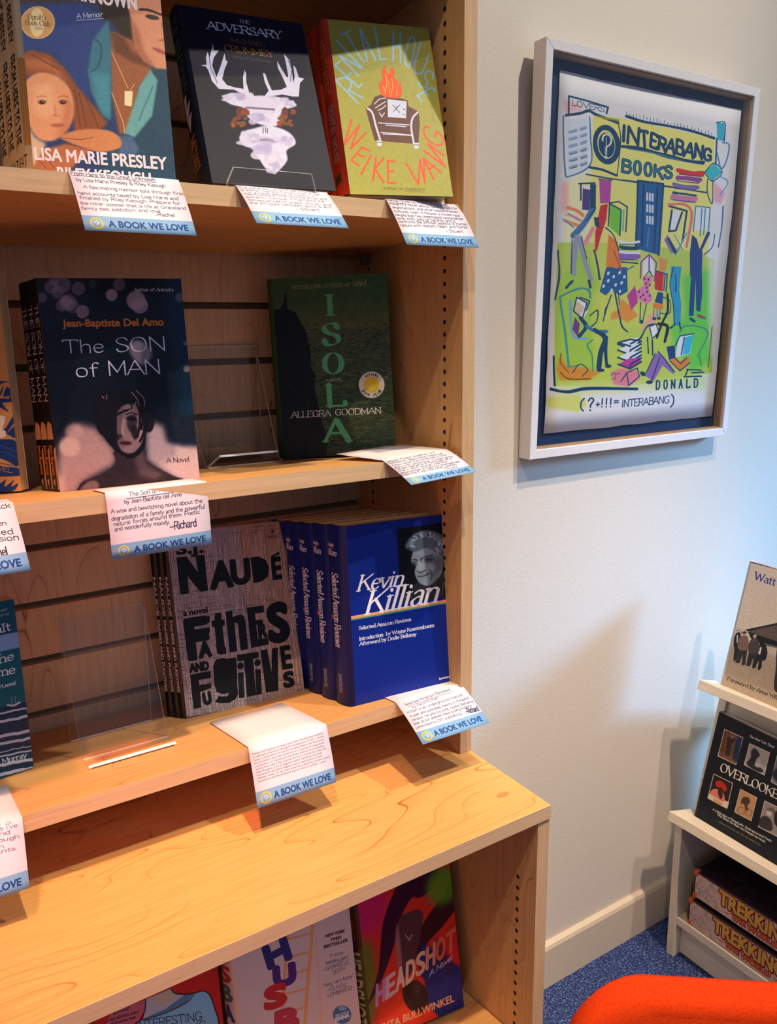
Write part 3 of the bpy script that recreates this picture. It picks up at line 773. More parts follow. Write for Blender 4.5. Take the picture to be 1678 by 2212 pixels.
def art_portrait():
    A = Art([(77.9, 600.8), (390.4, 602), (431.8, 1036.5), (128.9, 1062.4)], .1476, .2236, (12, 18, 32)).view(0, 560, 2.996)
    A.fill((14, 44, 74), [(1040, 100), (1300, 100), (1300, 1250), (1180, 1250), (1120, 700)], a=.8, blur=16)
    A.fill((34, 28, 40), [(250, 120), (560, 120), (560, 420), (330, 430)], a=.5, blur=10)
    for x, y, r in ((330, 180, 44), (405, 168, 54), (375, 215, 40), (508, 190, 44), (440, 280, 56), (400, 300, 40), (270, 250, 34), (350, 140, 30)):
        A.oval((150, 128, 146), x, y, r, r, a=.55, blur=1.2)
    for x, y, r, a in ((430, 275, 38, .6), (535, 340, 42, .75), (722, 232, 38, .85), (770, 165, 40, .45), (600, 160, 26, .25), (1162, 248, 28, .5), (1208, 708, 22, .7), (1200, 545, 14, .5), (470, 305, 44, .4)):
        A.oval((176, 152, 160), x, y, r, r * 1.05, a=a, blur=1.0)
    A.oval((170, 146, 156), 880, 268, 62, 62, a=.9, blur=1.0); A.oval((176, 152, 160), 905, 300, 54, 52, a=.8, blur=1.0)
    A.curve((150, 130, 144), [(830, 560), (880, 520), (960, 560), (985, 620), (930, 690), (860, 640)], a=.9, blur=4)
    A.fill((178, 146, 146), [(385, 1200), (480, 1060), (620, 1090), (750, 1240), (745, 1330), (540, 1440), (500, 1515), (370, 1515)], blur=9)
    A.fill((196, 164, 170), [(940, 1040), (1060, 1080), (1085, 1180), (1290, 1210), (1310, 1440), (1160, 1440), (950, 1300)], blur=8)
    A.fill((22, 28, 46), [(1075, 1020), (1290, 1000), (1290, 1200), (1180, 1205), (1090, 1180)], blur=7)
    A.oval((214, 184, 176), 452, 1212, 66, 66, a=.8, blur=3)
    A.oval((196, 164, 160), 480, 1110, 60, 44, a=.7, blur=4)
    A.curve((48, 36, 44), [(500, 1520), (512, 1470), (545, 1435), (680, 1380), (748, 1310), (742, 1240), (930, 1230), (950, 1300), (1010, 1345), (1130, 1405), (1180, 1425), (1000, 1450), (700, 1485)], blur=1.2)
    A.curve((140, 110, 116), [(555, 1450), (600, 1432), (635, 1445), (630, 1485), (520, 1500)], a=.9, blur=2)
    A.fill((124, 94, 100), [(860, 1260), (940, 1240), (950, 1330), (1060, 1400), (1000, 1425), (900, 1400)], a=.6, blur=6)
    A.curve((16, 14, 22), [(610, 1040), (596, 940), (630, 870), (720, 838), (820, 834), (930, 870), (990, 980), (996, 1080), (950, 1120), (930, 1230), (850, 1290), (760, 1250), (700, 1190), (672, 1150), (640, 1120)], blur=1)
    A.curve((150, 116, 118), [(762, 990), (800, 945), (870, 940), (900, 990), (925, 1080), (920, 1180), (880, 1240), (830, 1258), (785, 1235), (762, 1180), (790, 1150), (790, 1135), (762, 1130), (758, 1060)], blur=1.6)
    A.curve((40, 30, 38), [(830, 1020), (870, 1008), (890, 1060), (850, 1120), (822, 1080)], a=.85, blur=2)
    A.fill((70, 52, 60), [(760, 960), (800, 950), (790, 1100), (800, 1240), (765, 1190)], a=.7, blur=5)
    A.line((196, 164, 160), [(800, 1040), (792, 1110), (800, 1140)], 12, a=.8, blur=2, smooth=True)
    A.oval((190, 158, 156), 905, 1120, 22, 50, a=.6, blur=5)
    A.oval((20, 14, 20), 850, 1032, 34, 13, 6, blur=.8); A.line((30, 22, 28), [(815, 1005), (850, 994), (890, 1006)], 7, smooth=True, blur=.6)
    A.curve((26, 18, 24), [(850, 1080), (890, 1090), (880, 1170), (850, 1130)], a=.9, blur=1.5)
    A.lines((20, 16, 22), [catmull([(870, 880), (900, 960), (905, 1060), (890, 1150)]), catmull([(930, 900), (945, 1000), (930, 1120), (905, 1180)]), catmull([(830, 890), (850, 960), (800, 985), (750, 1010)]), catmull([(900, 900), (925, 1000), (915, 1100)]), catmull([(780, 900), (770, 960), (700, 1010)])], 15)
    A.lines((150, 122, 128), [catmull([(850, 860), (890, 910), (900, 950)]), catmull([(880, 850), (930, 900), (935, 950)]), [(660, 885), (672, 900)], [(690, 880), (690, 905)], [(848, 950), (832, 985)], [(880, 925), (868, 975)]], 6)
    A.oval((70, 34, 44), 812, 1190, 38, 14, 2, blur=1.5); A.line((26, 14, 22), [(775, 1190), (848, 1194)], 5, blur=.6)
    A.curve((30, 22, 30), [(960, 1050), (990, 1040), (990, 1100), (955, 1120)], blur=1)
    A.text('Author of', 868, 208, 1000, 208, 22, (216, 208, 220), 'pen', thin=.6); A.text('Animalia', 1008, 208, 1122, 208, 22, (216, 208, 220), 'pen', thin=.6, slant=.2)
    A.text('Jean-Baptiste Del Amo', 407, 438, 1058, 428, 46, (230, 126, 42), bold=.09)
    W_ = (220, 212, 232)
    A.text('The', 408, 608, 676, 602, 84, W_, 'pen', thin=.55, weight=.72); A.text('SON', 748, 600, 1080, 590, 90, W_, 'pen', thin=.45, weight=.66)
    A.text('of', 487, 762, 640, 757, 88, W_, 'pen', thin=.55, weight=.72); A.text('MAN', 698, 752, 1046, 740, 92, W_, 'pen', thin=.45, weight=.66)
    A.text('A Novel', 1077, 1319, 1228, 1308, 30, (60, 46, 54), 'pen', thin=.55)
    A.noise(70, 110, 10)
    return A.image('portrait_cover_print')

def art_portrait_spine():
    A = spine(14, 224, (14, 15, 22), px=70)
    A.text('THE SON OF MAN', 4, 26, 4, 128, 7, (196, 190, 206), 'serif', upv=DOWN)
    A.fill((206, 156, 116), [(1, 156), (6, 148), (12, 152), (13, 168), (1, 168)])
    A.fill((12, 14, 22), [(0, 168), (14, 168), (14, 224), (0, 224)])
    A.fill((196, 156, 130), [(11, 180), (14, 176), (14, 222), (11.5, 222)])
    A.text('Jean-Baptiste', 4, 174, 4, 206, 6, (222, 116, 44), 'sans', bold=.07, upv=DOWN)
    A.fill((190, 170, 160), [(4, 212), (8, 210), (7, 218), (5, 216)])
    return A.image('portrait_spine_print')

def art_sea():
    A = Art([(580.2, 603.3), (834.8, 588.9), (855.2, 977.5), (607.8, 990.7)], .158, .240, (60, 80, 46))
    A.vgrad([(0, (58, 96, 54)), (.12, (58, 88, 46)), (.28, (88, 90, 40)), (.32, (70, 78, 44)), (.6, (56, 72, 44)), (1, (40, 58, 40))])
    A.view(380, 560, 2.4676)
    rr = random.Random(5)
    for b in range(2):
        ls, ls2 = [], []
        for _ in range(620):
            t = rr.random(); y = 345 + (t ** 1.3) * 690; x = rr.uniform(690, 1170); L = rr.uniform(6, 14 + 44 * t)
            k = -0.05
            (ls if rr.random() < .5 else ls2).append([(x - L / 2, y - k * L / 2 + rr.uniform(-2, 2)), (x, y - rr.uniform(0, 4 + 3 * t)), (x + L / 2, y + k * L / 2)])
        A.lines((28, 42, 34), ls, 4.5, a=.75)
        A.lines((134, 124, 62), ls2, 2.4, a=.6)
    A.fill((150, 134, 66), [(930, 800), (1150, 820), (1160, 960), (900, 960)], a=.16, blur=12)
    cl = [(503, 276), (545, 266), (600, 270), (640, 285), (652, 315), (664, 335), (690, 375), (702, 430), (716, 480), (722, 580), (745, 625), (738, 660), (746, 720), (770, 820), (778, 870), (795, 910), (806, 960), (802, 1100), (540, 1100), (498, 500)]
    A.fill((10, 13, 14), cl)
    A.curve((12, 14, 14), [(722, 610), (745, 618), (740, 630), (720, 628)])
    A.fill((12, 15, 13), [(577, 268), (550, 262), (566, 248), (576, 226), (577, 205), (578, 190), (583, 180), (590, 186), (589, 198), (595, 210), (592, 240), (594, 268)])
    Gc = (92, 176, 120)
    A.fill(Gc, [(790, 187), (846, 186), (846, 190), (832, 195), (838, 294), (853, 298), (853, 302), (794, 304), (794, 299), (808, 295), (804, 196), (790, 191)])
    A.oval(Gc, 838, 556, 61, 58); A.oval((62, 78, 44), 837, 556, 30, 52)
    A.text('S', 783, 459, 879, 456, 113, Gc, 'serif', thin=.13, weight=1.75)
    A.text('L', 805, 784, 906, 780, 112, Gc, 'serif', thin=.13, weight=1.75)
    A.text('A', 797, 971, 921, 967, 116, Gc, 'serif', thin=.13, weight=1.75)
    A.text('A NOVEL', 797, 652, 890, 648, 13, (190, 186, 160), 'serif', thin=.6)
    A.text('ALLEGRA', 615, 846, 826, 836, 32, (200, 196, 196), 'serif', thin=.5); A.text('GOODMAN', 848, 833, 1095, 822, 32, (232, 228, 210), 'serif', thin=.5)
    A.text('BESTSELLING AUTHOR OF', 617, 160, 930, 144, 17, (170, 150, 120), 'serif', thin=.6); A.text('SAM', 944, 143, 1014, 139, 25, (176, 156, 126), 'serif', thin=.5)
    A.oval((232, 220, 206), 1043, 670, 69, 71); A.oval((236, 198, 36), 1043, 670, 42, 43); A.oval((246, 216, 96), 1035, 684, 20, 20, a=.7, blur=3)
    A.arc("REESE'S", 1043, 670, 48, 130, 50, 15, (60, 50, 46)); A.arc('BOOK CLUB', 1043, 670, 48, 210, 330, 15, (60, 50, 46), inward=True)
    A.noise(50, 70, 12)
    return A.image('sea_cliff_cover_print')

def hatch(A, x0, y0, x1, y1, light, dense, seed):
    """woven scratch pattern: many short ruled strokes"""
    rr = random.Random(seed)
    v, h = [], []
    for _ in range(int(dense * 900)):
        x = rr.uniform(x0, x1); y = rr.uniform(y0, y1); L = rr.uniform(60, 300)
        v.append([(x, y), (x + rr.uniform(-1, 1) + L * .11, min(y + L, y1))])
    for _ in range(int(dense * 800)):
        x = rr.uniform(x0, x1); y = rr.uniform(y0, y1); L = rr.uniform(30, 160)
        h.append([(x, y), (min(x + L, x1), y - L * .087)])
    return v, h

def art_type():
    A = Art([(358, 1150.7), (614.6, 1124.7), (658.4, 1497.7), (402.5, 1550.4)], .168, .2476, (156, 138, 140), px=760).view(300, 1080, 4.195)
    A.fill((176, 136, 112), [(880, 200), (1330, 190), (1500, 1760), (1180, 1800), (1000, 900)], blur=14)
    A.fill((150, 142, 160), [(240, 260), (900, 220), (860, 600), (300, 700)], blur=14)
    v, h = hatch(A, 240, 190, 1520, 1990, 0, 1.5, 4)
    A.lines((230, 212, 212), v, 2.8, a=.8)
    A.lines((26, 24, 30), [[(a[0][0] + 5, a[0][1] + 20), (a[1][0] + 5, a[1][1])] for a in v[::2]], 2.2, a=.7)
    hs = [p for p in h if p[0][0] < 640 or p[0][1] > 1560 or (900 < p[0][1] < 1280) or p[0][1] < 330]
    A.lines((174, 156, 160), hs[::2], 2.6, a=.8)
    A.lines((22, 22, 28), hs[1::2], 2.4, a=.7)
    K = (16, 20, 26)
    A.text('S.J.', 345, 492, 580, 472, 90, K, bold=.16)
    A.fill(K, [(340, 522), (430, 512), (535, 655), (512, 504), (590, 496), (628, 822), (555, 832), (440, 690), (455, 848), (374, 858)])
    bx = lambda ch, bl, br, tl, b=16: A.glyph(ch, bl, br, tl, K, bold=b)
    bx('A', (662, 802), (845, 775), (650, 575), 34); bx('U', (855, 762), (1005, 745), (835, 555), 34); A.fill(K, [(1010, 522), (1085, 512), (1150, 545), (1178, 610), (1172, 690), (1120, 735), (1038, 755)]); bx('E', (1220, 716), (1288, 706), (1205, 530), 22)
    A.fill(K, [(1190, 512), (1262, 472), (1278, 488), (1205, 524)])
    A.text('a novel', 405, 1052, 622, 1020, 52, K, bold=.12)
    bx('F', (462, 1440), (640, 1412), (420, 1095), 42); A.fill(K, [(405, 1080), (640, 1050), (642, 1110), (500, 1130), (505, 1175), (640, 1152), (644, 1200), (512, 1240), (530, 1440), (448, 1452)])
    bx('A', (556, 1425), (652, 1408), (545, 1300), 28)
    A.fill(K, [(690, 1030), (745, 1022), (750, 1085), (775, 1082), (778, 1135), (756, 1140), (778, 1330), (790, 1340), (794, 1390), (745, 1402), (708, 1392), (684, 1150), (662, 1150), (658, 1096), (682, 1092)])
    A.fill(K, [(784, 1012), (845, 1004), (850, 1060), (920, 1035), (950, 1052), (965, 1100), (988, 1352), (920, 1364), (898, 1120), (865, 1110), (888, 1370), (822, 1384)])
    A.fill(K, [(976, 976), (1128, 956), (1132, 1018), (1052, 1030), (1058, 1090), (1120, 1082), (1122, 1120), (1062, 1134), (1078, 1262), (1170, 1250), (1176, 1310), (1016, 1342)])
    bx('R', (1094, 1250), (1160, 1238), (1082, 1130), 20)
    bx('S', (1200, 1285), (1352, 1260), (1172, 960), 52)
    A.text('AND', 465, 1562, 632, 1536, 74, K, bold=.2)
    A.fill(K, [(464, 1584), (650, 1548), (652, 1612), (540, 1632), (545, 1680), (655, 1658), (658, 1702), (556, 1740), (566, 1882), (494, 1894)])
    bx('U', (595, 1855), (655, 1842), (580, 1755), 22)
    A.fill(K, [(672, 1500), (700, 1445), (760, 1432), (800, 1440), (880, 1425), (898, 1760), (880, 1800), (820, 1838), (740, 1842), (690, 1832), (720, 1780), (800, 1780), (818, 1745), (760, 1762), (705, 1740), (684, 1680)])
    bx('i', (908, 1792), (955, 1784), (895, 1482), 12)
    A.fill(K, [(886, 1405), (1082, 1374), (1084, 1430), (1030, 1440), (1064, 1768), (980, 1786), (950, 1455), (892, 1462)])
    bx('i', (1066, 1762), (1112, 1754), (1050, 1452), 12)
    A.fill(K, [(1100, 1362), (1162, 1352), (1200, 1560), (1205, 1345), (1258, 1336), (1262, 1728), (1150, 1746)])
    bx('E', (1308, 1528), (1384, 1516), (1284, 1335), 22); bx('S', (1322, 1698), (1402, 1682), (1312, 1570), 24)
    A.text('Europa', 1155, 345, 1262, 338, 26, (40, 34, 36), 'serif', thin=.5); A.line((40, 34, 36), [(1208, 260), (1204, 300), (1222, 280), (1198, 282)], 7, smooth=True)
    return A.image('woodtype_cover_print')

def art_type_spine():
    A = spine(24, 248, (16, 15, 18), px=110)
    rr = random.Random(2)
    A.lines((150, 132, 130), [[(rr.uniform(13, 24), y), (rr.uniform(13, 24) , y + rr.uniform(4, 20))] for y in np.linspace(0, 240, 260)], .5, a=.7)
    A.lines((120, 104, 104), [[(11, y), (24, y)] for y in np.linspace(0, 248, 130)], .5, a=.6)
    A.text('NAUDE', 3, 60, 3, 112, 9, (196, 176, 176), bold=.16, upv=DOWN)
    A.text('FAtHERS AND FUGiTiVES', 3, 118, 3, 214, 8.5, (206, 186, 184), bold=.14, upv=DOWN)
    return A.image('woodtype_spine_print')

def art_blue():
    A = Art([(741.8, 1138.2), (974.7, 1109.1), (986.8, 1472.7), (762.4, 1525.9)], .1607, .239, (14, 40, 142)).view(600, 1060, 3.648)
    A.fill((14, 17, 24), [(940, 304), (1323, 248), (1346, 828), (966, 884)])
    A.curve((40, 46, 52), [(960, 860), (1060, 760), (1120, 700), (1290, 640), (1335, 660), (1342, 826), (970, 880)], blur=2)
    A.curve((150, 166, 176), [(1080, 470), (1180, 445), (1290, 480), (1305, 540), (1292, 640), (1250, 700), (1185, 748), (1115, 725), (1078, 650), (1088, 590), (1052, 560), (1060, 500)], blur=1)
    A.fill((96, 110, 120), [(1230, 520), (1295, 520), (1288, 650), (1240, 720), (1180, 748), (1200, 690)], a=.8, blur=5)
    A.curve((60, 72, 82), [(1160, 530), (1220, 515), (1225, 560), (1165, 565)], a=.75, blur=3)
    A.curve((60, 72, 82), [(1055, 560), (1100, 550), (1100, 590), (1062, 590)], a=.7, blur=3)
    A.fill((200, 212, 220), [(1100, 540), (1140, 560), (1160, 610), (1120, 640), (1092, 620)], a=.75, blur=4)
    A.oval((190, 204, 212), 1215, 610, 34, 24, a=.5, blur=4); A.oval((180, 196, 206), 1130, 490, 50, 22, a=.5, blur=5)
    A.lines((28, 34, 42), [catmull([(1120, 545), (1160, 520), (1225, 505)]), catmull([(1165, 545), (1190, 538), (1215, 548)]), catmull([(1060, 545), (1082, 540), (1104, 552)]), catmull([(1098, 632), (1125, 645), (1160, 628)]), catmull([(1104, 676), (1150, 672), (1196, 650)]), catmull([(1196, 620), (1215, 660), (1205, 700)]), [(1130, 530), (1128, 560)]], 6)
    rr = random.Random(9)
    hair = []
    for _ in range(130):
        a = rr.uniform(-0.25, 1.15) * math.pi; x = 1165 + 120 * math.cos(a); y = 420 - 70 * math.sin(a)
        d = a + rr.uniform(-.8, .8)
        hair.append(catmull([(x - 30 * math.cos(d), y + 20 * math.sin(d)), (x, y), (x + rr.uniform(14, 40) * math.cos(d), y - rr.uniform(14, 38) * math.sin(d) + 6)]))
    A.curve((96, 112, 122), [(1000, 440), (1060, 350), (1170, 310), (1290, 350), (1312, 450), (1290, 510), (1180, 450), (1080, 480)], blur=2)
    A.lines((70, 84, 94), hair[::2], 6, a=.8); A.lines((196, 212, 222), hair[1::2], 4.5, a=.85)
    A.curve((120, 136, 146), [(1285, 510), (1306, 520), (1300, 570), (1284, 560)], blur=1)
    A.lines((120, 134, 144), [[(1310, 700), (1290, 830)], [(1325, 720), (1322, 820)], [(1000, 830), (1040, 850)], [(980, 850), (1020, 830)], [(1010, 800), (1050, 840)]], 3)
    for i, c in enumerate(((238, 150, 166), (240, 170, 66), (84, 150, 150))):
        y = i * 11
        A.fill(c, [(554, 994 + y), (1392, 845 + y), (1393, 857 + y), (555, 1006 + y)])
    W_ = (244, 240, 250)
    A.text('Kevin', 622, 792, 985, 742, 118, W_, 'serif', thin=.3, slant=.34, weight=.95)
    A.text('Killian', 684, 975, 1258, 872, 172, W_, 'serif', thin=.3, slant=.34, weight=.9)
    A.text('Selected Amazon Reviews', 638, 1098, 1052, 1026, 28, W_, 'serif', thin=.45, weight=1.15)
    A.text('Introduction  by Wayne Koestenbaum', 641, 1182, 1232, 1072, 28, W_, 'serif', thin=.45, weight=1.15)
    A.text('Afterword by Dodie Bellamy', 644, 1222, 1092, 1142, 28, W_, 'serif', thin=.45, weight=1.15)
    A.text('Semiotext(e)', 1271, 1491, 1377, 1465, 16, W_, bold=.1)
    return A.image('blue_cover_print')

def art_blue_spine():
    A = spine(38, 239, (12, 32, 122), px=150)
    W_ = (226, 222, 240)
    A.text('Kevin', 5, 27, 20, 28, 6, W_, 'serif', slant=.3, thin=.35); A.text('Killian', 1, 38, 24, 39, 8, W_, 'serif', slant=.3, thin=.35)
    A.text('Selected Amazon Reviews', 14, 62, 14, 162, 11, W_, 'serif', upv=DOWN, thin=.45)
    for i, c in enumerate(((214, 110, 100), (224, 140, 60), (90, 150, 150))): A.fill(c, [(2, 120 + i * 2), (14, 120 + i * 2), (14, 122 + i * 2), (2, 122 + i * 2)])
    A.text('SEMIOTEXT(E)', 17, 198, 17, 224, 5, W_, upv=DOWN)
    return A.image('blue_spine_print')

def art_teal():
    A = Art([(-252.9, 1350.3), (29.6, 1293.6), (72.7, 1657.3), (-193.5, 1746.4)], .127, .204, (14, 78, 104), px=420).view(0, 1240, 3.07)
    A.fill((116, 160, 212), [(-800, 560), (115, 384), (130, 488), (-800, 700)])
    A.fill((12, 92, 108), [(-800, 700), (130, 488), (185, 870), (-800, 1100)], blur=3)
    A.fill((10, 50, 78), [(-800, 1050), (172, 850), (225, 1290), (-800, 1540)])
    rr = random.Random(4)
    for y, t in ((905, 12), (960, 18), (1060, 20), (1110, 18), (1160, 6), (1190, 10), (1250, 20), (1310, 22)):
        p = [(x, y - (x - 100) * .2 + rr.uniform(-4, 4)) for x in range(-780, 231, 30)]
        A.line((186, 196, 214), p, t, a=.95)
    A.line((204, 206, 210), [(50, 868), (90, 872), (132, 850)], 12, smooth=True, blur=1); A.lines((150, 170, 180), [[(80, 870), (76, 815)], [(104, 860), (100, 810)]], 3)
    W_ = (224, 228, 238)
    A.text('Prize winner', -260, 310, 55, 236, 13, W_, 'serif', slant=.2, thin=.6); A.text('of The Roaming', -260, 340, 60, 265, 13, W_, 'serif', slant=.2, thin=.6)
    A.text('Salt', -90, 412, 75, 370, 52, W_, 'serif', thin=.5)
    A.text('in the', -150, 630, 95, 566, 54, W_, 'serif', thin=.5); A.text('Time', -110, 700, 105, 655, 54, W_, 'serif', thin=.5)
    A.text('A novel', 0, 758, 103, 733, 24, W_, 'serif', slant=.25, thin=.5)
    A.text('Murray', 16, 1260, 180, 1214, 34, W_, 'serif', thin=.5)
    return A.image('teal_sea_cover_print')

def art_wave():
    A = Art([(-287, 591.5), (-7.5, 581.9), (46.6, 1060.8), (-220.2, 1070.2)], .1435, .249, (206, 142, 78), px=420).view(0, 700, 4.1)
    Bl = (26, 56, 118)
    for p in ([(-200, 500), (72, 510), (20, 525), (-40, 560)], [(0, 610), (30, 545), (22, 600), (0, 640)], [(30, 640), (60, 560), (95, 590), (80, 660), (10, 660), (-100, 700), (0, 740), (78, 778), (20, 700), (105, 690), (95, 640)],
              [(40, 930), (118, 815), (126, 870), (60, 970), (130, 905), (138, 1010), (50, 975), (-60, 1010), (-60, 1000)], [(-300, 1010), (0, 1020), (145, 1045), (165, 1255), (0, 1190), (-300, 1180)], [(-300, 1240), (60, 1262), (172, 1285), (176, 1345), (-300, 1340)],
              [(-100, 1480), (20, 1400), (55, 1378), (40, 1440), (100, 1400), (128, 1378), (100, 1440), (160, 1410), (110, 1480)]):
        A.curve(Bl, p)
    A.curve((232, 214, 196), [(-60, 830), (30, 815), (45, 850), (20, 930), (50, 950), (40, 1000), (-60, 1000)])
    A.lines((40, 86, 160), [catmull([(-200, 1060), (0, 1080), (150, 1130)]), catmull([(-200, 1110), (0, 1130), (155, 1180)]), [(-100, 1215), (150, 1260)]], 8)
    A.text('A NOVEL', -200, 1268, 104, 1318, 46, (206, 142, 78), 'hand', weight=1.2, upv=(.05, -1))
    return A.image('wave_cover_print')

def art_neon():
    A = Art([(762.1, 1908.4), (968.3, 1841.7), (1002.2, 2173.4), (799, 2258.8)], .149, .226, (222, 52, 40)).view(440, 1900, 2.0975)
    A.oval((206, 30, 120), 740, 110, 90, 150, a=.8, blur=16); A.oval((96, 120, 40), 730, 480, 60, 210, a=.9, blur=14); A.oval((210, 30, 80), 1120, 420, 60, 200, a=.5, blur=16)
    A.curve((52, 18, 48), [(872, 36), (930, -60), (1060, -60), (1040, 30), (985, 80), (940, 86), (890, 180), (862, 300), (800, 470), (742, 570), (790, 420), (812, 200)], blur=1.5)
    A.curve((58, 24, 38), [(1000, 190), (1090, 60), (1160, -60), (1180, 60), (1100, 190), (1020, 280), (960, 360), (930, 330)], blur=1.5)
    A.oval((92, 170, 40), 1080, 30, 70, 90, 20, a=.85, blur=12)
    A.curve((86, 56, 62), [(880, 190), (930, 146), (990, 144), (985, 230), (965, 330), (940, 420), (895, 440), (885, 300)], blur=1.5)
    A.curve((166, 110, 110), [(876, 200), (888, 260), (900, 400), (890, 470), (868, 300)], a=.9, blur=3)
    A.lines((206, 200, 214), [[(912, 250), (932, 274)], [(930, 276), (944, 248)]], 3)
    A.curve((24, 42, 128), [(985, 300), (1060, 330), (1120, 370), (1185, 430), (1185, 580), (1060, 640), (1010, 560), (980, 430)], blur=5)
    A.curve((66, 40, 90), [(1060, 270), (1130, 400), (1110, 430), (1040, 330)], a=.7, blur=5)
    A.curve((236, 60, 40), [(985, 440), (1010, 560), (1060, 640), (860, 690), (790, 620), (850, 560)], blur=3)
    A.curve((48, 24, 34), [(905, 480), (960, 455), (1010, 500), (1015, 560), (985, 600), (935, 590), (905, 540)], blur=2)
    A.oval((110, 70, 70), 965, 490, 20, 34, a=.5, blur=4)
    cs = [(196, 140, 206), (214, 190, 196), (232, 206, 190), (236, 206, 180), (234, 196, 160), (226, 160, 120), (224, 110, 80), (226, 120, 74)]
    for k, ch in enumerate('HEADSHOT'):
        a, b = k / 8 + .008, (k + 1) / 8 - .014
        f = lambda t: (778 + 364 * t, 578 - 266 * t)
        A.glyph(ch, f(a), f(b), (f(a)[0] + 2, f(a)[1] - 98), cs[k], bold=7)
    A.text('A Novel', 1022, 442, 1126, 362, 24, (232, 220, 226), 'hand', slant=.3)
    A.text('RITA BULLWINKEL', 812, 686, 1135, 552, 32, (232, 168, 120), bold=.08)
    A.noise(50, 70, 8)
    return A.image('neon_cover_print')

def art_neon_spine():
    A = spine(24, 226, (60, 22, 34))
    A.fill((66, 70, 34), [(0, 110), (24, 90), (24, 226), (0, 226)], blur=6)
    A.text('RITA BULLWINKEL', 8, 12, 8, 84, 9, (150, 60, 56), bold=.05, upv=DOWN); A.text('HEADSHOT', 7, 98, 7, 200, 13, (170, 170, 150), bold=.08, upv=DOWN)
    return A.image('neon_spine_print')

def art_ladder():
    A = Art([(487.3, 1958.7), (745.4, 1877.8), (785.7, 2271.8), (530.4, 2380.8)], .166, .2505, (226, 204, 196)).view(440, 1900, 2.0975)
    O = (236, 172, 118)
    A.fill(O, [(484, 208), (500, 204), (492, 330), (478, 480), (458, 780), (442, 780), (466, 430), (480, 300)])
    A.fill(O, [(372, 250), (386, 246), (372, 480), (352, 780), (338, 780), (360, 430)])
    for y in (250, 334, 414, 500, 584, 668): A.fill(O, [(374 - (y - 250) * .06, y + 16), (486 - (y - 250) * .07, y - 12), (486 - (y - 250) * .07, y - 2), (374 - (y - 250) * .06, y + 27)])
    A.fill((236, 190, 162), [(500, 206), (508, 206), (535, 520), (545, 780), (530, 780), (520, 520)], a=.7)
    A.glyph('H', (298, 400), (392, 352), (272, 314), (52, 50, 118), bold=22); A.glyph('U', (326, 484), (412, 464), (320, 402), (84, 44, 126), bold=22)
    A.glyph('S', (282, 590), (368, 560), (282, 498), (206, 50, 52), bold=22); A.glyph('B', (330, 700), (424, 670), (330, 606), (196, 66, 84), bold=22)
    K = (70, 34, 50); N = (60, 60, 110)
    A.text('NEW YORK', 551, 264, 638, 238, 13, K, bold=.12, slant=.2); A.text('TIMES', 573, 281, 622, 267, 13, K, bold=.12, slant=.2); A.text('BESTSELLER', 545, 312, 652, 280, 13, K, bold=.12, slant=.2)
    for t, a, b, c_, d in (('"A time-', 568, 356, 637, 336), ('bending gem"', 554, 386, 658, 356), ('—GABRIELLE', 540, 417, 658, 380), ('ZEVIN', 583, 431, 640, 408), ('"Very, very funny"', 541, 490, 680, 442), ('—CLAIRE', 558, 508, 648, 484), ('LOMBARDO', 562, 534, 672, 498)):
        A.text(t, a, b, c_, d, 17, N, 'hand', weight=1.1)
    A.oval((74, 122, 160), 627, 612, 42, 42); A.oval((140, 180, 206), 627, 584, 18, 10)
    A.text('READ WITH', 598, 622, 656, 604, 9, (230, 236, 244), bold=.08); A.text('JENNA', 594, 646, 660, 622, 18, (240, 244, 250), bold=.12)
    return A.image('ladder_cover_print')

def art_ladder_spine():
    A = spine(26, 250, (222, 200, 188))
    for ch, y, c in zip('HUSBANDS', range(30, 240, 25), ((52, 50, 118), (84, 44, 126), (206, 50, 52), (90, 110, 110), (70, 70, 130), (196, 60, 60), (60, 80, 120), (60, 110, 120))):
        A.glyph(ch, (6, y + 20), (20, y + 18), (6, y), c, bold=2.5)
    return A.image('ladder_spine_print')

def art_red():
    A = Art([(187.8, 2078.2), (458.5, 1982.3), (500.7, 2376.9), (234.4, 2503.5)], .153, .2386, (212, 44, 40)).view(0, 1950, 3.356)
    K = (52, 26, 40)
    A.fill((196, 196, 206), [(1055, 700), (1240, 624), (1262, 655), (1340, 672), (1200, 780), (1040, 850)]); A.fill((214, 196, 150), [(1090, 700), (1240, 630), (1280, 670), (1180, 750)], a=.8, blur=4)
    A.fill((90, 140, 176), [(1340, 668), (1410, 662), (1350, 720), (1200, 800), (1040, 850), (980, 879), (1000, 860), (1200, 770)])
    A.curve((140, 200, 228), [(1395, 670), (1470, 640), (1520, 670), (1555, 760), (1590, 900), (1620, 1300), (700, 1500), (760, 1100), (980, 885), (1180, 810), (1330, 740)])
    A.line(K, [(1240, 622), (1265, 655), (1335, 664), (1410, 655), (1470, 640), (1520, 670), (1558, 770), (1590, 900), (1620, 1300)], 9, smooth=True)
    A.line(K, [(1055, 700), (1050, 780), (1020, 850), (980, 879)], 8, smooth=True)
    A.line(K, [(1405, 668), (1350, 725), (1200, 800), (1040, 850)], 6, smooth=True)
    A.fill((214, 112, 122), [(700, 1000), (820, 780), (1052, 705), (1046, 780), (1000, 860), (800, 1000)])
    for t, a, b, c_, d in (('of a novel!"', 820, 812, 946, 772), ('—MAI NGUYEN, author', 772, 868, 1008, 796), ('of Sunshine Nails', 800, 890, 988, 836)):
        A.text(t, a, b, c_, d, 19, K, bold=.06)
    A.text('EVERYTHING', 1000, 830 + 230, 1500, 800 + 120, 70, K, 'hand', weight=.9)
    A.text('INTERESTING', 985, 925, 1468, 850, 62, K, 'hand', weight=1.0)
    return A.image('red_cover_print')

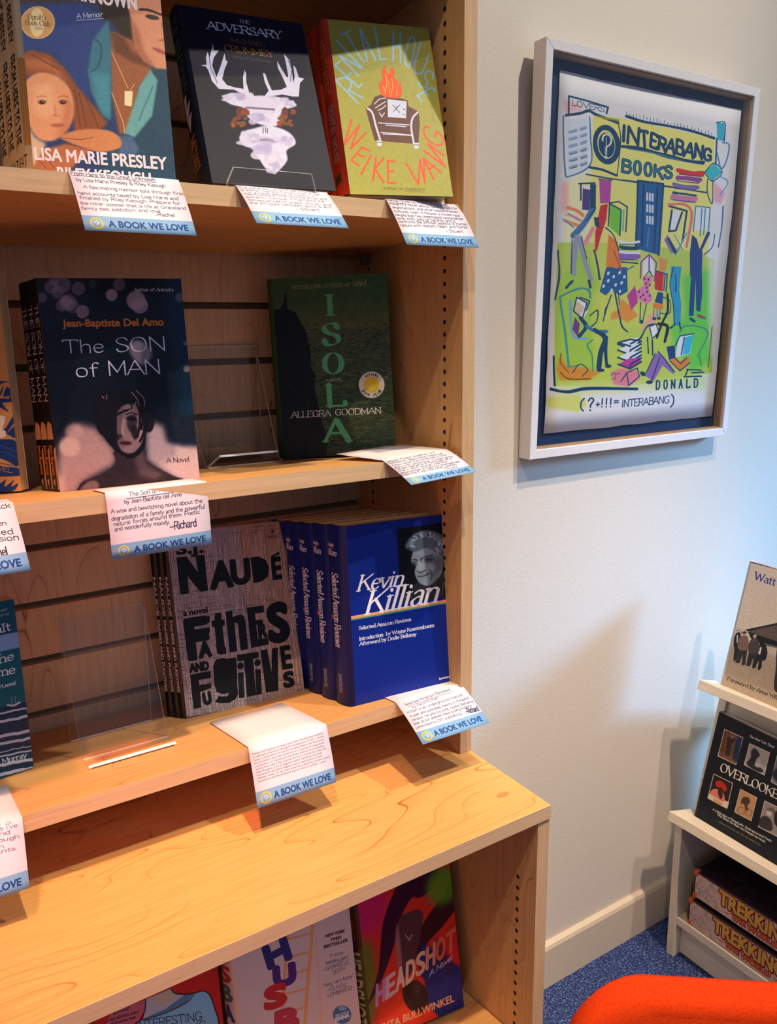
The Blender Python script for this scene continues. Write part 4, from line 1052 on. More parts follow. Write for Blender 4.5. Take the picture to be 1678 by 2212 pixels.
def art_ranch():
    A = Art(Q_WATT, .215, .29, (212, 196, 176), px=760).view(1480, 1200, 6.146)
    A.fill((222, 212, 190), [(850, 30), (1800, 300), (1800, 340), (850, 75)]); A.line((34, 74, 150), [(858, 84), (1217, 178), (1800, 330)], 14)
    A.fill((168, 148, 126), [(560, 1180), (1900, 1500), (1900, 2700), (400, 1900)], blur=3)
    A.fill((196, 176, 148), [(470, 1560), (1900, 2100), (1900, 2700), (400, 1900)], a=.6, blur=8)
    rr = random.Random(8)
    A.lines((70, 62, 60), [catmull([(rr.uniform(610, 850), rr.uniform(960, 1060)), (rr.uniform(610, 850), rr.uniform(960, 1060)), (rr.uniform(640, 850), rr.uniform(980, 1100))]) for _ in range(16)], 3, a=.5)
    A.fill((92, 80, 72), [(800, 990), (1217, 900), (1900, 800), (1900, 1400), (1217, 1190), (1060, 1130), (860, 1020)])
    A.fill((34, 36, 40), [(790, 985), (1217, 895), (1900, 780), (1900, 830), (1217, 925), (850, 1005)])
    A.fill((24, 24, 30), [(830, 1010), (1217, 1140), (1900, 1330), (1900, 1500), (1217, 1230), (1030, 1190), (870, 1100)])
    A.lines((120, 104, 92), [[(x, 960 - (x - 900) * .15), (x, 1010 + (x - 900) * .3)] for x in range(960, 1900, 45)], 3)
    A.lines((176, 160, 140), [[(x, 1170 + (x - 1060) * .25), (x + 2, 1370 + (x - 1060) * .3)] for x in range(1060, 1900, 26)], 10)
    A.lines((120, 106, 92), [[(620 + i * 30, 1080), (610 + i * 30, 1200)] for i in range(3)], 8)
    # horses and ranch hands
    D = (30, 28, 32)
    A.curve(D, [(660, 1060), (700, 1020), (735, 1050), (725, 1180), (700, 1280), (670, 1390), (640, 1390), (650, 1250), (640, 1150)]); A.line((226, 214, 204), [(692, 1060), (688, 1150)], 16, blur=1)
    for x, y, s_, jc in ((785, 1030, 1.0, (120, 96, 80)), (925, 1070, 1.03, (72, 62, 60))):
        A.fill((44, 42, 46), [(x - 75 * s_, y + 200), (x + 40 * s_, y + 210), (x + 10, y + 420), (x - 40, y + 430), (x - 20, y + 280), (x - 65, y + 400), (x - 120, y + 395)])
        A.curve(jc, [(x - 55, y + 50), (x, y + 35), (x + 48, y + 60), (x + 50, y + 200), (x - 10, y + 235), (x - 85, y + 205), (x - 85, y + 110)])
        A.oval((176, 136, 112), x - 5, y + 12, 20, 26); A.curve(D if jc[0] > 100 else (190, 180, 170), [(x - 36, y - 2), (x - 14, y - 12), (x, y - 26), (x + 16, y - 10), (x + 36, y - 2), (x, y + 6)])
    A.curve(D, [(985, 1180), (1030, 1150), (1075, 1210), (1090, 1300), (1060, 1390), (1020, 1400), (1010, 1490), (960, 1520), (975, 1400), (920, 1490), (905, 1480), (945, 1330), (975, 1290)]); A.line((232, 222, 214), [(1002, 1225), (985, 1305)], 22, blur=1)
    A.curve((40, 40, 46), [(1215, 1240), (1260, 1200), (1320, 1260), (1330, 1500), (1300, 1800), (1180, 1780), (1200, 1500)])
    A.noise(160, 210, 26)
    A.text('Watt Matthews', 912, 312, 1760, 590, 98, (30, 58, 138), 'serif', thin=.4, weight=1.1)
    A.text('Foreword by Anne Wilkes Tucker', 553, 1652, 1530, 2032, 48, (46, 36, 34), 'serif', thin=.5, weight=1.1)
    return A.image('ranch_cover_print')

def art_overlooked():
    A = Art(Q_OVER, .228, .257, (17, 24, 34), px=760).view(1420, 1520, 5.822)
    def photo(q, bg, bw=9):
        c = np.mean(q, 0)
        A.fill((226, 206, 184), q)
        q2 = [(c[0] + (x - c[0]) * .94, c[1] + (y - c[1]) * .95) for x, y in q]
        A.fill(bg, q2)
    photo([(840, 315), (1078, 425), (990, 772), (755, 660)], (124, 78, 52))
    A.fill((28, 52, 92), [(1000, 410), (1066, 432), (1000, 745), (940, 690)], blur=1)
    A.lines((66, 40, 34), [[(860, 340), (800, 660)], [(900, 350), (850, 640)], [(940, 380), (900, 660)]], 12, a=.7)
    A.curve((60, 44, 40), [(880, 430), (930, 420), (985, 450), (930, 520), (905, 640), (860, 650), (870, 520)], blur=1); A.oval((150, 104, 74), 940, 420, 22, 24)
    photo([(1155, 495), (1415, 615), (1345, 905), (1085, 770)], (178, 166, 160))
    A.curve((44, 42, 48), [(1180, 590), (1230, 565), (1285, 640), (1250, 700), (1220, 780), (1290, 800), (1330, 860), (1250, 850), (1120, 760), (1170, 680)], blur=1.2); A.curve((190, 184, 186), [(1240, 700), (1290, 690), (1300, 790), (1240, 790)], blur=2)
    photo([(705, 878), (950, 1000), (875, 1325), (627, 1190)], (42, 30, 32))
    A.fill((226, 206, 184), [(650, 1130), (900, 1240), (876, 1325), (627, 1190)])
    A.curve((226, 128, 108), [(660, 1120), (720, 1070), (820, 1110), (845, 1220), (800, 1225), (700, 1160)]); A.curve((196, 44, 32), [(730, 990), (790, 970), (870, 1050), (850, 1110), (790, 1060), (740, 1040)], blur=1); A.curve((70, 40, 34), [(765, 1060), (810, 1060), (820, 1160), (790, 1200), (760, 1130)]); A.fill((212, 160, 110), [(705, 1190), (815, 1245), (805, 1290), (700, 1232)])
    photo([(1040, 1070), (1253, 1180), (1180, 1480), (965, 1365)], (196, 150, 104))
    A.ring((120, 86, 56), 1050, 1345, 44, 7); A.ring((120, 86, 56), 1145, 1370, 44, 7); A.curve((84, 56, 40), [(1070, 1180), (1140, 1180), (1165, 1240), (1130, 1280), (1140, 1340), (1110, 1340), (1085, 1260), (1050, 1260)], blur=1)
    photo([(1345, 1215), (1600, 1340), (1530, 1690), (1265, 1550)], (150, 142, 138))
    A.curve((60, 54, 58), [(1300, 1430), (1380, 1420), (1440, 1500), (1430, 1600), (1280, 1540)], blur=1); A.oval((206, 194, 186), 1405, 1370, 36, 48, blur=1); A.curve((112, 100, 92), [(1370, 1340), (1410, 1305), (1470, 1330), (1465, 1400), (1430, 1360)], blur=1); A.curve((40, 38, 42), [(1480, 1360), (1560, 1380), (1540, 1560), (1470, 1500)], blur=2)
    photo([(1500, 650), (1720, 750), (1650, 1110), (1425, 985)], (120, 116, 124)); A.curve((34, 36, 46), [(1440, 900), (1540, 800), (1660, 860), (1640, 1080)], blur=3)
    W_ = (240, 228, 210)
    A.text('OVERLOOKED', 778, 842, 1592, 1244, 104, W_, 'serif', thin=.28, weight=1.05)
    A.text('The New York Times', 1155, 420, 1468, 562, 30, (226, 220, 214), 'serif', thin=.3, weight=1.3)
    A.text('A Celebration of Remarkable, Underappreciated People', 690, 1338, 1432, 1742, 26, W_, 'serif', thin=.5, weight=1.1)
    A.text('Who Broke the Rules and Changed the World', 748, 1404, 1350, 1750, 26, W_, 'serif', thin=.5, weight=1.1)
    A.text('AMISHA PADNANI AND THE OBITUARIES DESK', 768, 1490, 1296, 1790, 15, (176, 168, 160), 'serif', thin=.6)
    return A.image('photo_grid_cover_print')

def art_game():
    A = Art([(0, 0), (300, 0), (300, 70), (0, 70)], .30, .07, (214, 180, 164), px=900)
    A.noise(40, 10, 30)
    rr = random.Random(6)
    for cx, cc in ((26, (110, 120, 84)), (40, (150, 120, 150)), (20, (110, 100, 160)), (272, (120, 130, 90)), (284, (150, 110, 110))):
        for _ in range(9):
            x, y = cx + rr.uniform(-16, 16), rr.uniform(8, 64)
            A.line(cc, [(x, y), (x + rr.uniform(-8, 8), y - 6), (x + rr.uniform(-8, 12), y + 4)], 1.3, a=.55, smooth=True)
    A.curve((120, 70, 60), [(0, 0), (300, 0), (300, 3), (0, 3)])
    Dk = (118, 28, 24)
    A.text('TREKKING', 66, 46, 236, 46, 36, Dk, bold=.26, upv=(0, -1))
    A.text('TREKKING', 66, 45, 236, 45, 36, (226, 170, 74), bold=.1, upv=(0, -1))
    A.text('THE WORLD', 98, 64, 206, 64, 12.5, Dk, bold=.34, upv=(0, -1)); A.text('THE WORLD', 98, 64, 206, 64, 12.5, (230, 104, 62), bold=.12, upv=(0, -1))
    for x in (80, 212): A.fill((214, 84, 52), [(x, 56), (x + 13, 57), (x + 12, 60), (x + 2, 60)])
    return A.image('game_box_side_print')

def art_game_top():
    A = Art([(0, 0), (300, 0), (300, 300), (0, 300)], .30, .30, (40, 26, 40), px=400)
    rr = random.Random(16)
    for _ in range(90):
        x, y = rr.uniform(0, 300), rr.uniform(0, 300)
        A.line((rr.randint(40, 110), rr.randint(50, 90), rr.randint(80, 130)), [(x, y), (x + rr.uniform(-30, 30), y + rr.uniform(-14, 14)), (x + rr.uniform(-30, 30), y + rr.uniform(-14, 14))], rr.uniform(1, 5), a=.5, smooth=True)
    return A.image('game_box_lid_print')

def art_poster():
    A = Art(Q_POSTER, .511, .634, (238, 234, 238), px=1000)
    T = lambda: A.view(1150, 180, 3.4245)
    Bv = lambda: A.view(1150, 540, 3.4245)
    NV = (20, 66, 106); Y = (240, 232, 128); LG = (164, 206, 66); GR = (96, 210, 60)
    rr = random.Random(12)
    def brush(c, pts, w, a=1.0, n=3):
        for k in range(n):
            A.line(c, [(x + rr.uniform(-.22, .22) * w, y + rr.uniform(-.22, .22) * w) for x, y in pts], w * rr.uniform(.55, .8), a=a, smooth=len(pts) > 2)
    # washes of colour
    T(); A.fill(Y, [(455, 235), (640, 250), (1020, 330), (1345, 400), (1335, 700), (1320, 900), (1290, 1400), (240, 1400), (240, 750), (430, 660)])
    A.fill((244, 238, 196), [(250, 700), (430, 640), (440, 1300), (230, 1300)], a=.9, blur=3)
    A.fill((246, 180, 186), [(230, 120), (370, 170), (380, 200), (250, 240)], a=.8, blur=2); A.fill((250, 178, 180), [(210, 740), (265, 720), (260, 940), (210, 960)], a=.8, blur=3)
    Bv(); A.fill((196, 214, 84), [(180, -60), (480, -60), (1100, -20), (1350, 60), (1330, 900), (1100, 960), (600, 1010), (150, 1000)])
    A.fill((214, 220, 96), [(430, -40), (800, -60), (1000, 200), (900, 560), (500, 500)], a=.9, blur=6)
    A.fill(GR, [(1110, 180), (1330, 120), (1330, 820), (1180, 900), (1040, 700), (1020, 560), (1130, 480)], a=.85, blur=5)
    A.fill((240, 236, 236), [(1300, -100), (1380, -100), (1370, 800), (1310, 800)], a=.7, blur=4)
    A.fill(LG, [(160, 320), (220, 200), (330, 0), (420, 40), (500, 260), (430, 330), (440, 640), (460, 900), (170, 980)], a=.8, blur=4)
    A.fill((222, 224, 110), [(90, 1090), (330, 1060), (400, 1140), (330, 1200), (100, 1160)], a=.9, blur=2)
    A.fill((214, 226, 140), [(160, 980), (640, 960), (900, 960), (1290, 900), (1280, 1030), (800, 1040), (160, 1080)], a=.7, blur=4)
    for _ in range(60):
        x, y = rr.uniform(180, 1300), rr.uniform(40, 960)
        A.line(rr.choice([(226, 226, 120), (140, 200, 70), (180, 212, 90)]), [(x, y), (x + rr.uniform(-50, 60), y + rr.uniform(-30, 30))], rr.uniform(3, 9), a=.35)
    A.fill((236, 142, 44), [(580, 460), (640, 430), (650, 350), (720, 400), (780, 480), (700, 530), (640, 500), (575, 510)], a=.9, blur=1)
    A.fill((236, 150, 60), [(935, 40), (985, 60), (1005, 60), (985, 150), (940, 150)], a=.9, blur=1)
    A.fill((244, 164, 158), [(790, 600), (860, 480), (930, 440), (920, 520), (860, 570)], a=.8, blur=2)
    A.fill((228, 140, 44), [(170, 880), (200, 760), (240, 850), (400, 870), (500, 900), (400, 960), (200, 960)], a=.9, blur=1.5)
    # street and roof line
    T(); A.lines(NV, [[(275, 100), (400, 130), (565, 178)], [(275, 100), (272, 240)], [(565, 178), (552, 225)]], 13)
    A.text('LOVERS', 295, 165, 540, 215, 40, NV, 'hand', weight=1.4, upv=(.05, -1))
    brush(NV, [(250, 245), (360, 225), (420, 205), (480, 235), (640, 290)], 22)
    brush(NV, [(700, 240), (820, 280), (1000, 310), (1160, 340), (1345, 400)], 24)
    for i in range(26):
        x = 700 + i * 25; A.line(NV, [(x, 235 + (x - 700) * .23), (x + rr.uniform(-5, 5), 205 + (x - 700) * .23 + rr.uniform(-6, 14))], 5, a=.7)
    brush((160, 156, 40), [(480, 245), (560, 262), (640, 272)], 16)
    A.fill((220, 226, 240), [(255, 270), (410, 265), (405, 620), (265, 690)]); brush((60, 130, 190), [(425, 250), (432, 400), (425, 600), (265, 690), (240, 640), (232, 400), (232, 245)], 12)
    for r_ in range(6):
        for c_ in range(2):
            x = 305 + c_ * 75; y = 355 + r_ * 52 - c_ * 22
            A.line((150, 170, 206), [(x - 28 + c_ * 8, y + 8), (x + 22 - c_ * 4, y - 6)], 22, a=.9); A.line(NV if r_ > 2 else (110, 140, 190), [(x - 28 + c_ * 8, y + 16), (x + 22 - c_ * 4, y + 2)], 5)
    # round sign and lettering
    A.oval(NV, 550, 452, 102, 146, -6); A.oval(Y, 548, 450, 66, 106, -6); A.oval(NV, 550, 455, 60, 92, -6)
    A.line((226, 222, 210), [(522, 420), (528, 388), (560, 378), (585, 410), (575, 450), (548, 470), (545, 520)], 17, smooth=True); A.oval((226, 222, 210), 545, 545, 10, 13)
    A.line(NV, [(530, 420), (536, 394), (560, 388), (576, 412), (566, 446), (546, 462), (545, 515)], 6, smooth=True); A.line((226, 222, 210), [(550, 400), (546, 500)], 5)
    let = [('I', 668, 425, 690, 428, 312, 682), ('N', 706, 440, 782, 452, 318, 716), ('T', 806, 462, 858, 470, 345, 800), ('E', 874, 462, 918, 482, 362, 884), ('R', 934, 482, 985, 506, 388, 944), ('A', 985, 500, 1048, 520, 400, 1000),
           ('B', 1064, 510, 1112, 528, 408, 1070), ('A', 1118, 530, 1185, 548, 428, 1135), ('N', 1200, 535, 1250, 552, 440, 1208), ('G', 1264, 556, 1312, 566, 472, 1270)]
    for ch, x0, y0, x1, y1, yt, xt in let:
        if ch == 'I': A.line(NV, [(682, 312), (676, 424)], 24); continue
        A.glyph(ch, (x0, y0), (x1, y1), (xt, yt), NV, 'stroke', w=21)
    for ch, x0, y0, x1, y1, yt, xt in [('B', 664, 648, 722, 660, 560, 672), ('O', 752, 664, 796, 672, 570, 756), ('O', 830, 672, 876, 680, 582, 834), ('K', 902, 682, 962, 700, 598, 908), ('S', 978, 690, 1026, 696, 604, 982)]:
        A.glyph(ch, (x0, y0), (x1, y1), (xt, yt), NV, 'stroke', w=23)
        A.glyph(ch, (x0, y0), (x1, y1), (xt, yt), (60, 150, 176), 'stroke', w=6)
    brush(NV, [(665, 462), (800, 480), (1000, 530), (1150, 570), (1260, 580)], 30); brush((70, 140, 170), [(700, 478), (900, 512), (1100, 566)], 8)
    brush(NV, [(640, 300), (655, 400), (640, 560), (625, 680)], 9); brush(NV, [(425, 620), (520, 640), (620, 678)], 22); brush(NV, [(395, 672), (560, 700), (720, 718), (1060, 765), (1280, 800)], 12)
    brush(NV, [(1360, 400), (1350, 600)], 12)
    # shelf of books, door
    for y, c, x0 in ((640, (222, 44, 40), 1082), (690, (150, 66, 160), 1066), (745, (130, 110, 170), 1052), (800, NV, 1040), (830, (214, 130, 170), 1040)):
        brush(c, [(x0, y), (x0 + 80, y + 12), (x0 + 165, y + 22)], 44 if c != NV else 20)
        A.line(NV, [(x0, y + 24), (x0 + 160, y + 42)], 6)
    A.fill((30, 96, 160), [(778, 715), (968, 738), (932, 1260), (770, 1215)]); A.lines(NV, [[(780, 718), (765, 1215)], [(966, 740), (935, 1260)], [(780, 715), (966, 738)], [(820, 745), (810, 1190)], [(925, 755), (900, 1230)]], 16)
    for r_ in range(3):
        for c_ in range(3): A.fill((226, 226, 240), [(842 + c_ * 20, 800 + r_ * 85 + c_ * 3), (856 + c_ * 20, 802 + r_ * 85 + c_ * 3), (854 + c_ * 20, 862 + r_ * 85 + c_ * 3), (840 + c_ * 20, 860 + r_ * 85 + c_ * 3)])
    brush((70, 130, 190), [(860, 1060), (850, 1200)], 18, a=.6)
    # column of books at right edge
    A.fill((60, 180, 210), [(1360, 285), (1420, 285), (1415, 420), (1362, 410)]); brush(NV, [(1358, 285), (1420, 285), (1415, 420)], 8); A.fill((60, 190, 206), [(1268, 650), (1340, 580), (1400, 650), (1325, 715)]); brush(NV, [(1268, 650), (1340, 580), (1400, 650), (1325, 715), (1268, 650)], 8)
    A.fill((244, 176, 196), [(1340, 720), (1420, 800), (1390, 880), (1335, 870)], blur=1); brush((70, 130, 190), [(1400, 430), (1450, 450), (1430, 560), (1390, 620), (1360, 500)], 12); brush((120, 170, 220), [(1360, 670), (1440, 720), (1380, 820)], 10); brush(NV, [(1290, 700), (1290, 800), (1325, 880), (1330, 720)], 8); brush((80, 110, 160), [(1405, 900), (1395, 1060), (1375, 1200)], 12)
    # book-headed figures, upper row
    A.fill((80, 60, 130), [(370, 760), (425, 775), (420, 935), (365, 930)]); A.fill(NV, [(425, 740), (468, 745), (465, 920), (422, 935)]); A.lines(NV, [[(340, 740), (460, 735)], [(355, 740), (355, 860)]], 12); A.fill((240, 240, 240), [(372, 760), (425, 768), (425, 785), (372, 776)])
    A.fill((190, 70, 170), [(492, 710), (582, 720), (572, 880), (498, 884)]); brush(NV, [(490, 705), (585, 715)], 8)
    for k, c in enumerate(((240, 140, 100), (246, 180, 180), (240, 150, 90))): brush(c, [(262 - k * 10, 915 + k * 50), (320, 940 + k * 50), (368, 975 + k * 46)], 30)
    brush((90, 130, 190), [(262, 960), (350, 1010)], 8); brush((90, 130, 190), [(225, 1000), (300, 1060)], 10); brush((70, 120, 176), [(440, 930), (380, 1040), (300, 1120)], 44); brush(NV, [(465, 915), (400, 1010)], 10)
    brush((156, 160, 180), [(320, 1130), (305, 1260), (300, 1400)], 44); brush((156, 160, 180), [(345, 1140), (380, 1290), (430, 1440)], 40); brush(NV, [(360, 1140), (400, 1290)], 8); brush(NV, [(290, 1130), (285, 1400)], 8)
    A.fill((214, 34, 32), [(500, 900), (555, 885), (545, 1000), (505, 1120), (475, 1235), (460, 1230), (462, 1100)]); A.fill(NV, [(452, 985), (485, 985), (495, 1060), (460, 1050)]); brush(NV, [(455, 1230), (480, 1330), (495, 1440)], 18); brush((240, 150, 150), [(440, 1070), (390, 1180)], 34, a=.8)
    A.fill((120, 206, 46), [(570, 885), (655, 930), (640, 1120), (572, 1060)]); A.lines(NV, [[(568, 880), (640, 870), (700, 910)], [(568, 880), (560, 1050)], [(655, 930), (645, 1120)], [(700, 905), (690, 1090)], [(570, 885), (655, 930)]], 10); brush((100, 190, 170), [(675, 930), (668, 1080)], 14)
    A.fill((240, 132, 40), [(560, 1110), (620, 1160), (655, 1290), (660, 1440), (560, 1430), (548, 1300)]); brush(NV, [(540, 1060), (600, 1120), (650, 1260)], 10)
    for y, c in ((1165, (240, 240, 240)), (1205, NV), (1240, (236, 236, 240)), (1280, (140, 100, 180))): brush(c, [(650, y), (720, y + 8), (785, y)], 26); A.line(NV, [(645, y + 18), (780, y + 18)], 5)
    A.fill((240, 238, 240), [(1020, 930), (1100, 940), (1060, 1080), (1010, 1080)]); A.lines(NV, [[(1010, 900), (1140, 935)], [(1140, 935), (1110, 1160)], [(1030, 930), (1010, 1085)], [(1010, 1085), (1060, 1080), (1105, 945)]], 14); brush((236, 120, 120), [(1010, 890), (1120, 885), (1175, 960), (1140, 1200)], 22, a=.7)
    A.fill((150, 110, 180), [(1000, 1110), (1050, 1240), (1030, 1250), (975, 1150)]); brush(NV, [(1010, 1140), (1060, 1240)], 22); brush((90, 150, 200), [(1140, 1100), (1090, 1200), (1060, 1260)], 10); brush((90, 150, 200), [(1050, 1110), (1110, 1220)], 8)
    A.fill((234, 238, 244), [(1200, 900), (1310, 910), (1295, 1080), (1195, 1080)]); A.lines((50, 130, 170), [[(1205, 900), (1310, 910), (1300, 1080)], [(1205, 900), (1190, 1085)], [(1250, 920), (1240, 1120)], [(1275, 920), (1265, 1110)]], 8)
    A.fill((28, 58, 116), [(1180, 1110), (1215, 1140), (1250, 1260), (1230, 1430), (1170, 1420), (1165, 1250)]); brush((28, 58, 116), [(1300, 1100), (1240, 1240)], 26); brush(NV, [(1345, 1105), (1330, 1200), (1270, 1260)], 9)
    # lower half
    Bv(); brush(NV, [(185, 0), (195, 180), (165, 360)], 14); brush(NV, [(292, 225), (250, 275)], 24); brush(NV, [(415, 215), (425, 270)], 22); brush((40, 90, 120), [(480, 100), (492, 200)], 12)
    A.fill((34, 92, 150), [(545, 120), (700, 120), (705, 300), (650, 330), (580, 290), (540, 330), (495, 300)]); 
    for x, y in ((560, 165), (600, 190), (645, 160), (560, 220), (615, 250), (660, 235), (525, 260), (585, 290), (645, 300), (680, 190)): A.oval((226, 230, 240), x, y, 9, 14, 20)
    A.fill((240, 132, 40), [(565, -40), (600, -30), (650, 90), (630, 130), (540, 110)]); brush((196, 90, 50), [(600, 0), (660, 140)], 12)
    brush(NV, [(580, 330), (540, 440), (520, 520)], 11); brush(NV, [(610, 310), (640, 470), (660, 560), (700, 600)], 13); brush(NV, [(635, 300), (640, 400)], 8); brush(NV, [(545, 420), (530, 470)], 20)
    brush((150, 100, 180), [(650, 30), (790, 40)], 34); brush(NV, [(660, 80), (780, 90)], 12); brush((60, 110, 170), [(700, 140), (750, 110)], 12)
    A.fill((238, 234, 244), [(820, 60), (865, 20), (905, 90), (900, 190), (865, 150), (820, 190)]); A.lines((130, 70, 150), [[(800, 200), (805, 80), (865, 25)], [(865, 25), (920, 85), (905, 220)], [(865, 150), (865, 40)]], 10); brush(NV, [(830, 190), (868, 150), (890, 190)], 8)
    A.curve((232, 130, 180), [(815, 200), (850, 185), (885, 200), (865, 280), (888, 350), (850, 390), (790, 360), (755, 320), (800, 270), (825, 250)])
    for x, y in ((830, 205), (860, 210), (842, 240), (790, 300), (820, 325), (850, 300), (870, 330), (835, 360), (800, 340), (848, 270), (870, 250)): A.oval((40, 26, 60), x, y, 6, 9)
    A.fill((190, 60, 150), [(760, 255), (700, 330), (730, 440), (780, 380), (770, 310)]); brush(NV, [(800, 380), (795, 510)], 9); brush(NV, [(845, 390), (815, 520)], 9); A.oval(NV, 805, 525, 16, 14)
    A.fill((216, 34, 36), [(915, 145), (975, 160), (965, 300), (905, 280)]); A.lines((60, 80, 140), [[(915, 145), (1000, 170), (992, 300)], [(985, 170), (975, 290)]], 10); A.fill((30, 70, 140), [(930, 300), (970, 310), (965, 390), (905, 380)]); A.fill((240, 132, 40), [(890, 385), (970, 390), (970, 430), (895, 425)])
    A.lines((60, 110, 170), [[(900, 430), (895, 490)], [(925, 430), (925, 490)], [(945, 430), (945, 480)]], 7); A.oval(NV, 902, 500, 16, 12); A.oval(NV, 936, 498, 14, 12); brush(NV, [(970, 340), (1020, 370), (1015, 460), (950, 460)], 7)
    A.fill((40, 160, 200), [(1030, 110), (1105, 115), (1090, 280), (1105, 400), (1095, 560), (1050, 540), (1040, 380), (1020, 240)]); brush(NV, [(1060, 170), (1065, 230), (1062, 300)], 8); brush(NV, [(1045, 120), (1020, 250), (1045, 400), (1050, 540)], 8); brush(NV, [(1060, 540), (1020, 570)], 14); brush(NV, [(1090, 530), (1100, 590)], 14)
    A.fill((26, 64, 130), [(1170, 0), (1260, 0), (1255, 140), (1260, 300), (1245, 450), (1215, 440), (1212, 200), (1195, 480), (1160, 480), (1175, 200)]); brush(NV, [(1170, 500), (1200, 520)], 24); brush((150, 80, 90), [(1230, 480), (1275, 500)], 26)
    # reader in armchair
    brush((70, 150, 150), [(430, 350), (410, 290), (340, 280), (220, 330), (205, 370), (235, 600), (260, 860)], 18); brush((70, 150, 150), [(260, 860), (330, 850)], 12)
    brush((130, 170, 220), [(275, 370), (280, 560), (310, 640), (400, 650)], 26, a=.8); A.fill((238, 238, 244), [(330, 345), (395, 380), (410, 440), (370, 500), (300, 450), (310, 400)]); A.fill((222, 196, 160), [(330, 370), (380, 415), (350, 485), (305, 440)]); A.lines(NV, [[(325, 345), (400, 385)], [(400, 385), (365, 500)], [(325, 345), (300, 445), (350, 490)], [(350, 345), (420, 370), (395, 440)]], 10)
    A.fill((120, 60, 130), [(310, 490), (345, 540), (330, 640), (290, 580)]); brush(NV, [(350, 500), (390, 560), (340, 630)], 30); brush((60, 120, 180), [(400, 560), (460, 600), (540, 600)], 34); brush(NV, [(460, 590), (530, 640), (500, 760), (485, 870)], 40); brush(NV, [(540, 640), (535, 760), (545, 850)], 26); A.oval(NV, 495, 885, 30, 13); A.oval(NV, 552, 855, 24, 13)
    brush(NV, [(420, 480), (480, 440), (470, 520), (430, 560)], 11); brush((60, 150, 130), [(440, 660), (400, 700), (430, 770), (440, 900)], 12)
    brush(NV, [(290, 900), (340, 840), (400, 880), (360, 930)], 8); brush((120, 80, 40), [(200, 900), (260, 950), (420, 950)], 10); brush((150, 90, 50), [(205, 760), (200, 830), (260, 900)], 10)
    # stack of books, cat, lounging reader
    for y, c in ((690, (238, 238, 240)), (735, (236, 236, 240)), (790, (236, 236, 240)), (840, (200, 60, 160))): A.fill(c, [(630, y), (720, y + 30), (800, y - 20), (790, y - 50), (700, y - 40)]); A.lines(NV, [[(625, y), (715, y + 34), (800, y - 18)], [(715, y + 34), (720, y), (800, y - 45)]], 13)
    A.lines(NV, [[(628, 680), (720, 655), (800, 668)], [(628, 680), (720, 706)]], 13); A.fill((236, 120, 160), [(570, 900), (640, 870), (780, 890), (790, 950), (700, 1010), (590, 990)], a=.85, blur=1); A.lines(NV, [[(690, 905), (770, 868), (785, 930), (705, 1000), (690, 905)], [(645, 970), (690, 905)]], 8); brush(NV, [(570, 920), (600, 905), (605, 945), (575, 950)], 5); brush(NV, [(610, 915), (640, 905)], 5)
    A.fill((240, 240, 244), [(865, 560), (915, 540), (935, 600), (885, 650)]); A.lines(NV, [[(865, 560), (915, 540), (935, 600), (885, 650), (865, 560)]], 8); brush((14, 26, 40), [(1005, 320), (1000, 440), (960, 530), (920, 640)], 22); brush((14, 26, 40), [(935, 540), (1000, 560), (975, 670)], 26); brush(NV, [(850, 640), (855, 760)], 12); brush(NV, [(885, 660), (885, 770)], 12); brush(NV, [(800, 640), (850, 560), (900, 540)], 14)
    A.fill((150, 106, 180), [(930, 745), (975, 790), (1050, 890), (1040, 915), (960, 850), (890, 970), (835, 930), (880, 800)]); A.lines(NV, [[(930, 745), (1050, 900)], [(940, 790), (870, 980)], [(905, 760), (830, 920)]], 8); A.oval(NV, 812, 912, 24, 16, 30); A.oval(NV, 860, 975, 26, 14)
    A.fill((26, 60, 124), [(990, 710), (1055, 700), (1055, 790), (1010, 810)]); A.fill((236, 236, 244), [(1080, 630), (1195, 610), (1170, 760), (1060, 790)]); A.fill((60, 190, 214), [(1130, 640), (1195, 620), (1165, 760), (1110, 770)]); A.lines(NV, [[(1060, 700), (1090, 630), (1195, 612)], [(1125, 640), (1100, 770)]], 9); A.fill((240, 130, 40), [(1015, 815), (1060, 785), (1090, 820), (1160, 775), (1160, 830), (1090, 895)]); A.lines(NV, [[(1015, 815), (1090, 890), (1165, 830)], [(1050, 790), (1095, 835), (1140, 795)]], 8)
    brush((80, 150, 110), [(1090, 600), (1130, 555), (1230, 560), (1300, 610), (1220, 780)], 13, a=.8); A.lines(NV, [[(1140, 880), (1250, 885)], [(1120, 935), (1250, 930)], [(1150, 880), (1130, 930)], [(1180, 905), (1270, 900)]], 10); brush((60, 160, 70), [(1240, 780), (1245, 850)], 14)
    brush(NV, [(150, 780), (155, 1000)], 16); brush(NV, [(125, 1025), (250, 1045), (400, 1020), (770, 1020)], 24); brush((110, 100, 60), [(1330, 560), (1300, 860)], 10, a=.6)
    for i, ch in enumerate('DONALD'): A.glyph(ch, (912 + i * 57, 1028 - i * 3), (936 + i * 57, 1026 - i * 3), (914 + i * 57, 965 - i * 3), NV, 'stroke', w=11)
    A.text('(', 335, 1180, 375, 1178, 76, NV, 'hand', weight=1.6); A.text('?', 395, 1188, 445, 1184, 92, NV, 'hand', weight=1.5); A.text('+', 455, 1160, 490, 1158, 60, NV, 'hand', weight=1.6)
    for x in (508, 540, 572): A.line(NV, [(x, 1095), (x - 3, 1140)], 10); A.oval(NV, x - 4, 1158, 6, 5)
    A.text('=', 590, 1140, 632, 1137, 60, NV, 'hand', weight=1.6); A.text('INTERABANG', 650, 1162, 1010, 1130, 54, NV, 'hand', weight=1.4); A.text(')', 1015, 1150, 1050, 1148, 76, NV, 'hand', weight=1.5)
    return A.image('street_painting')

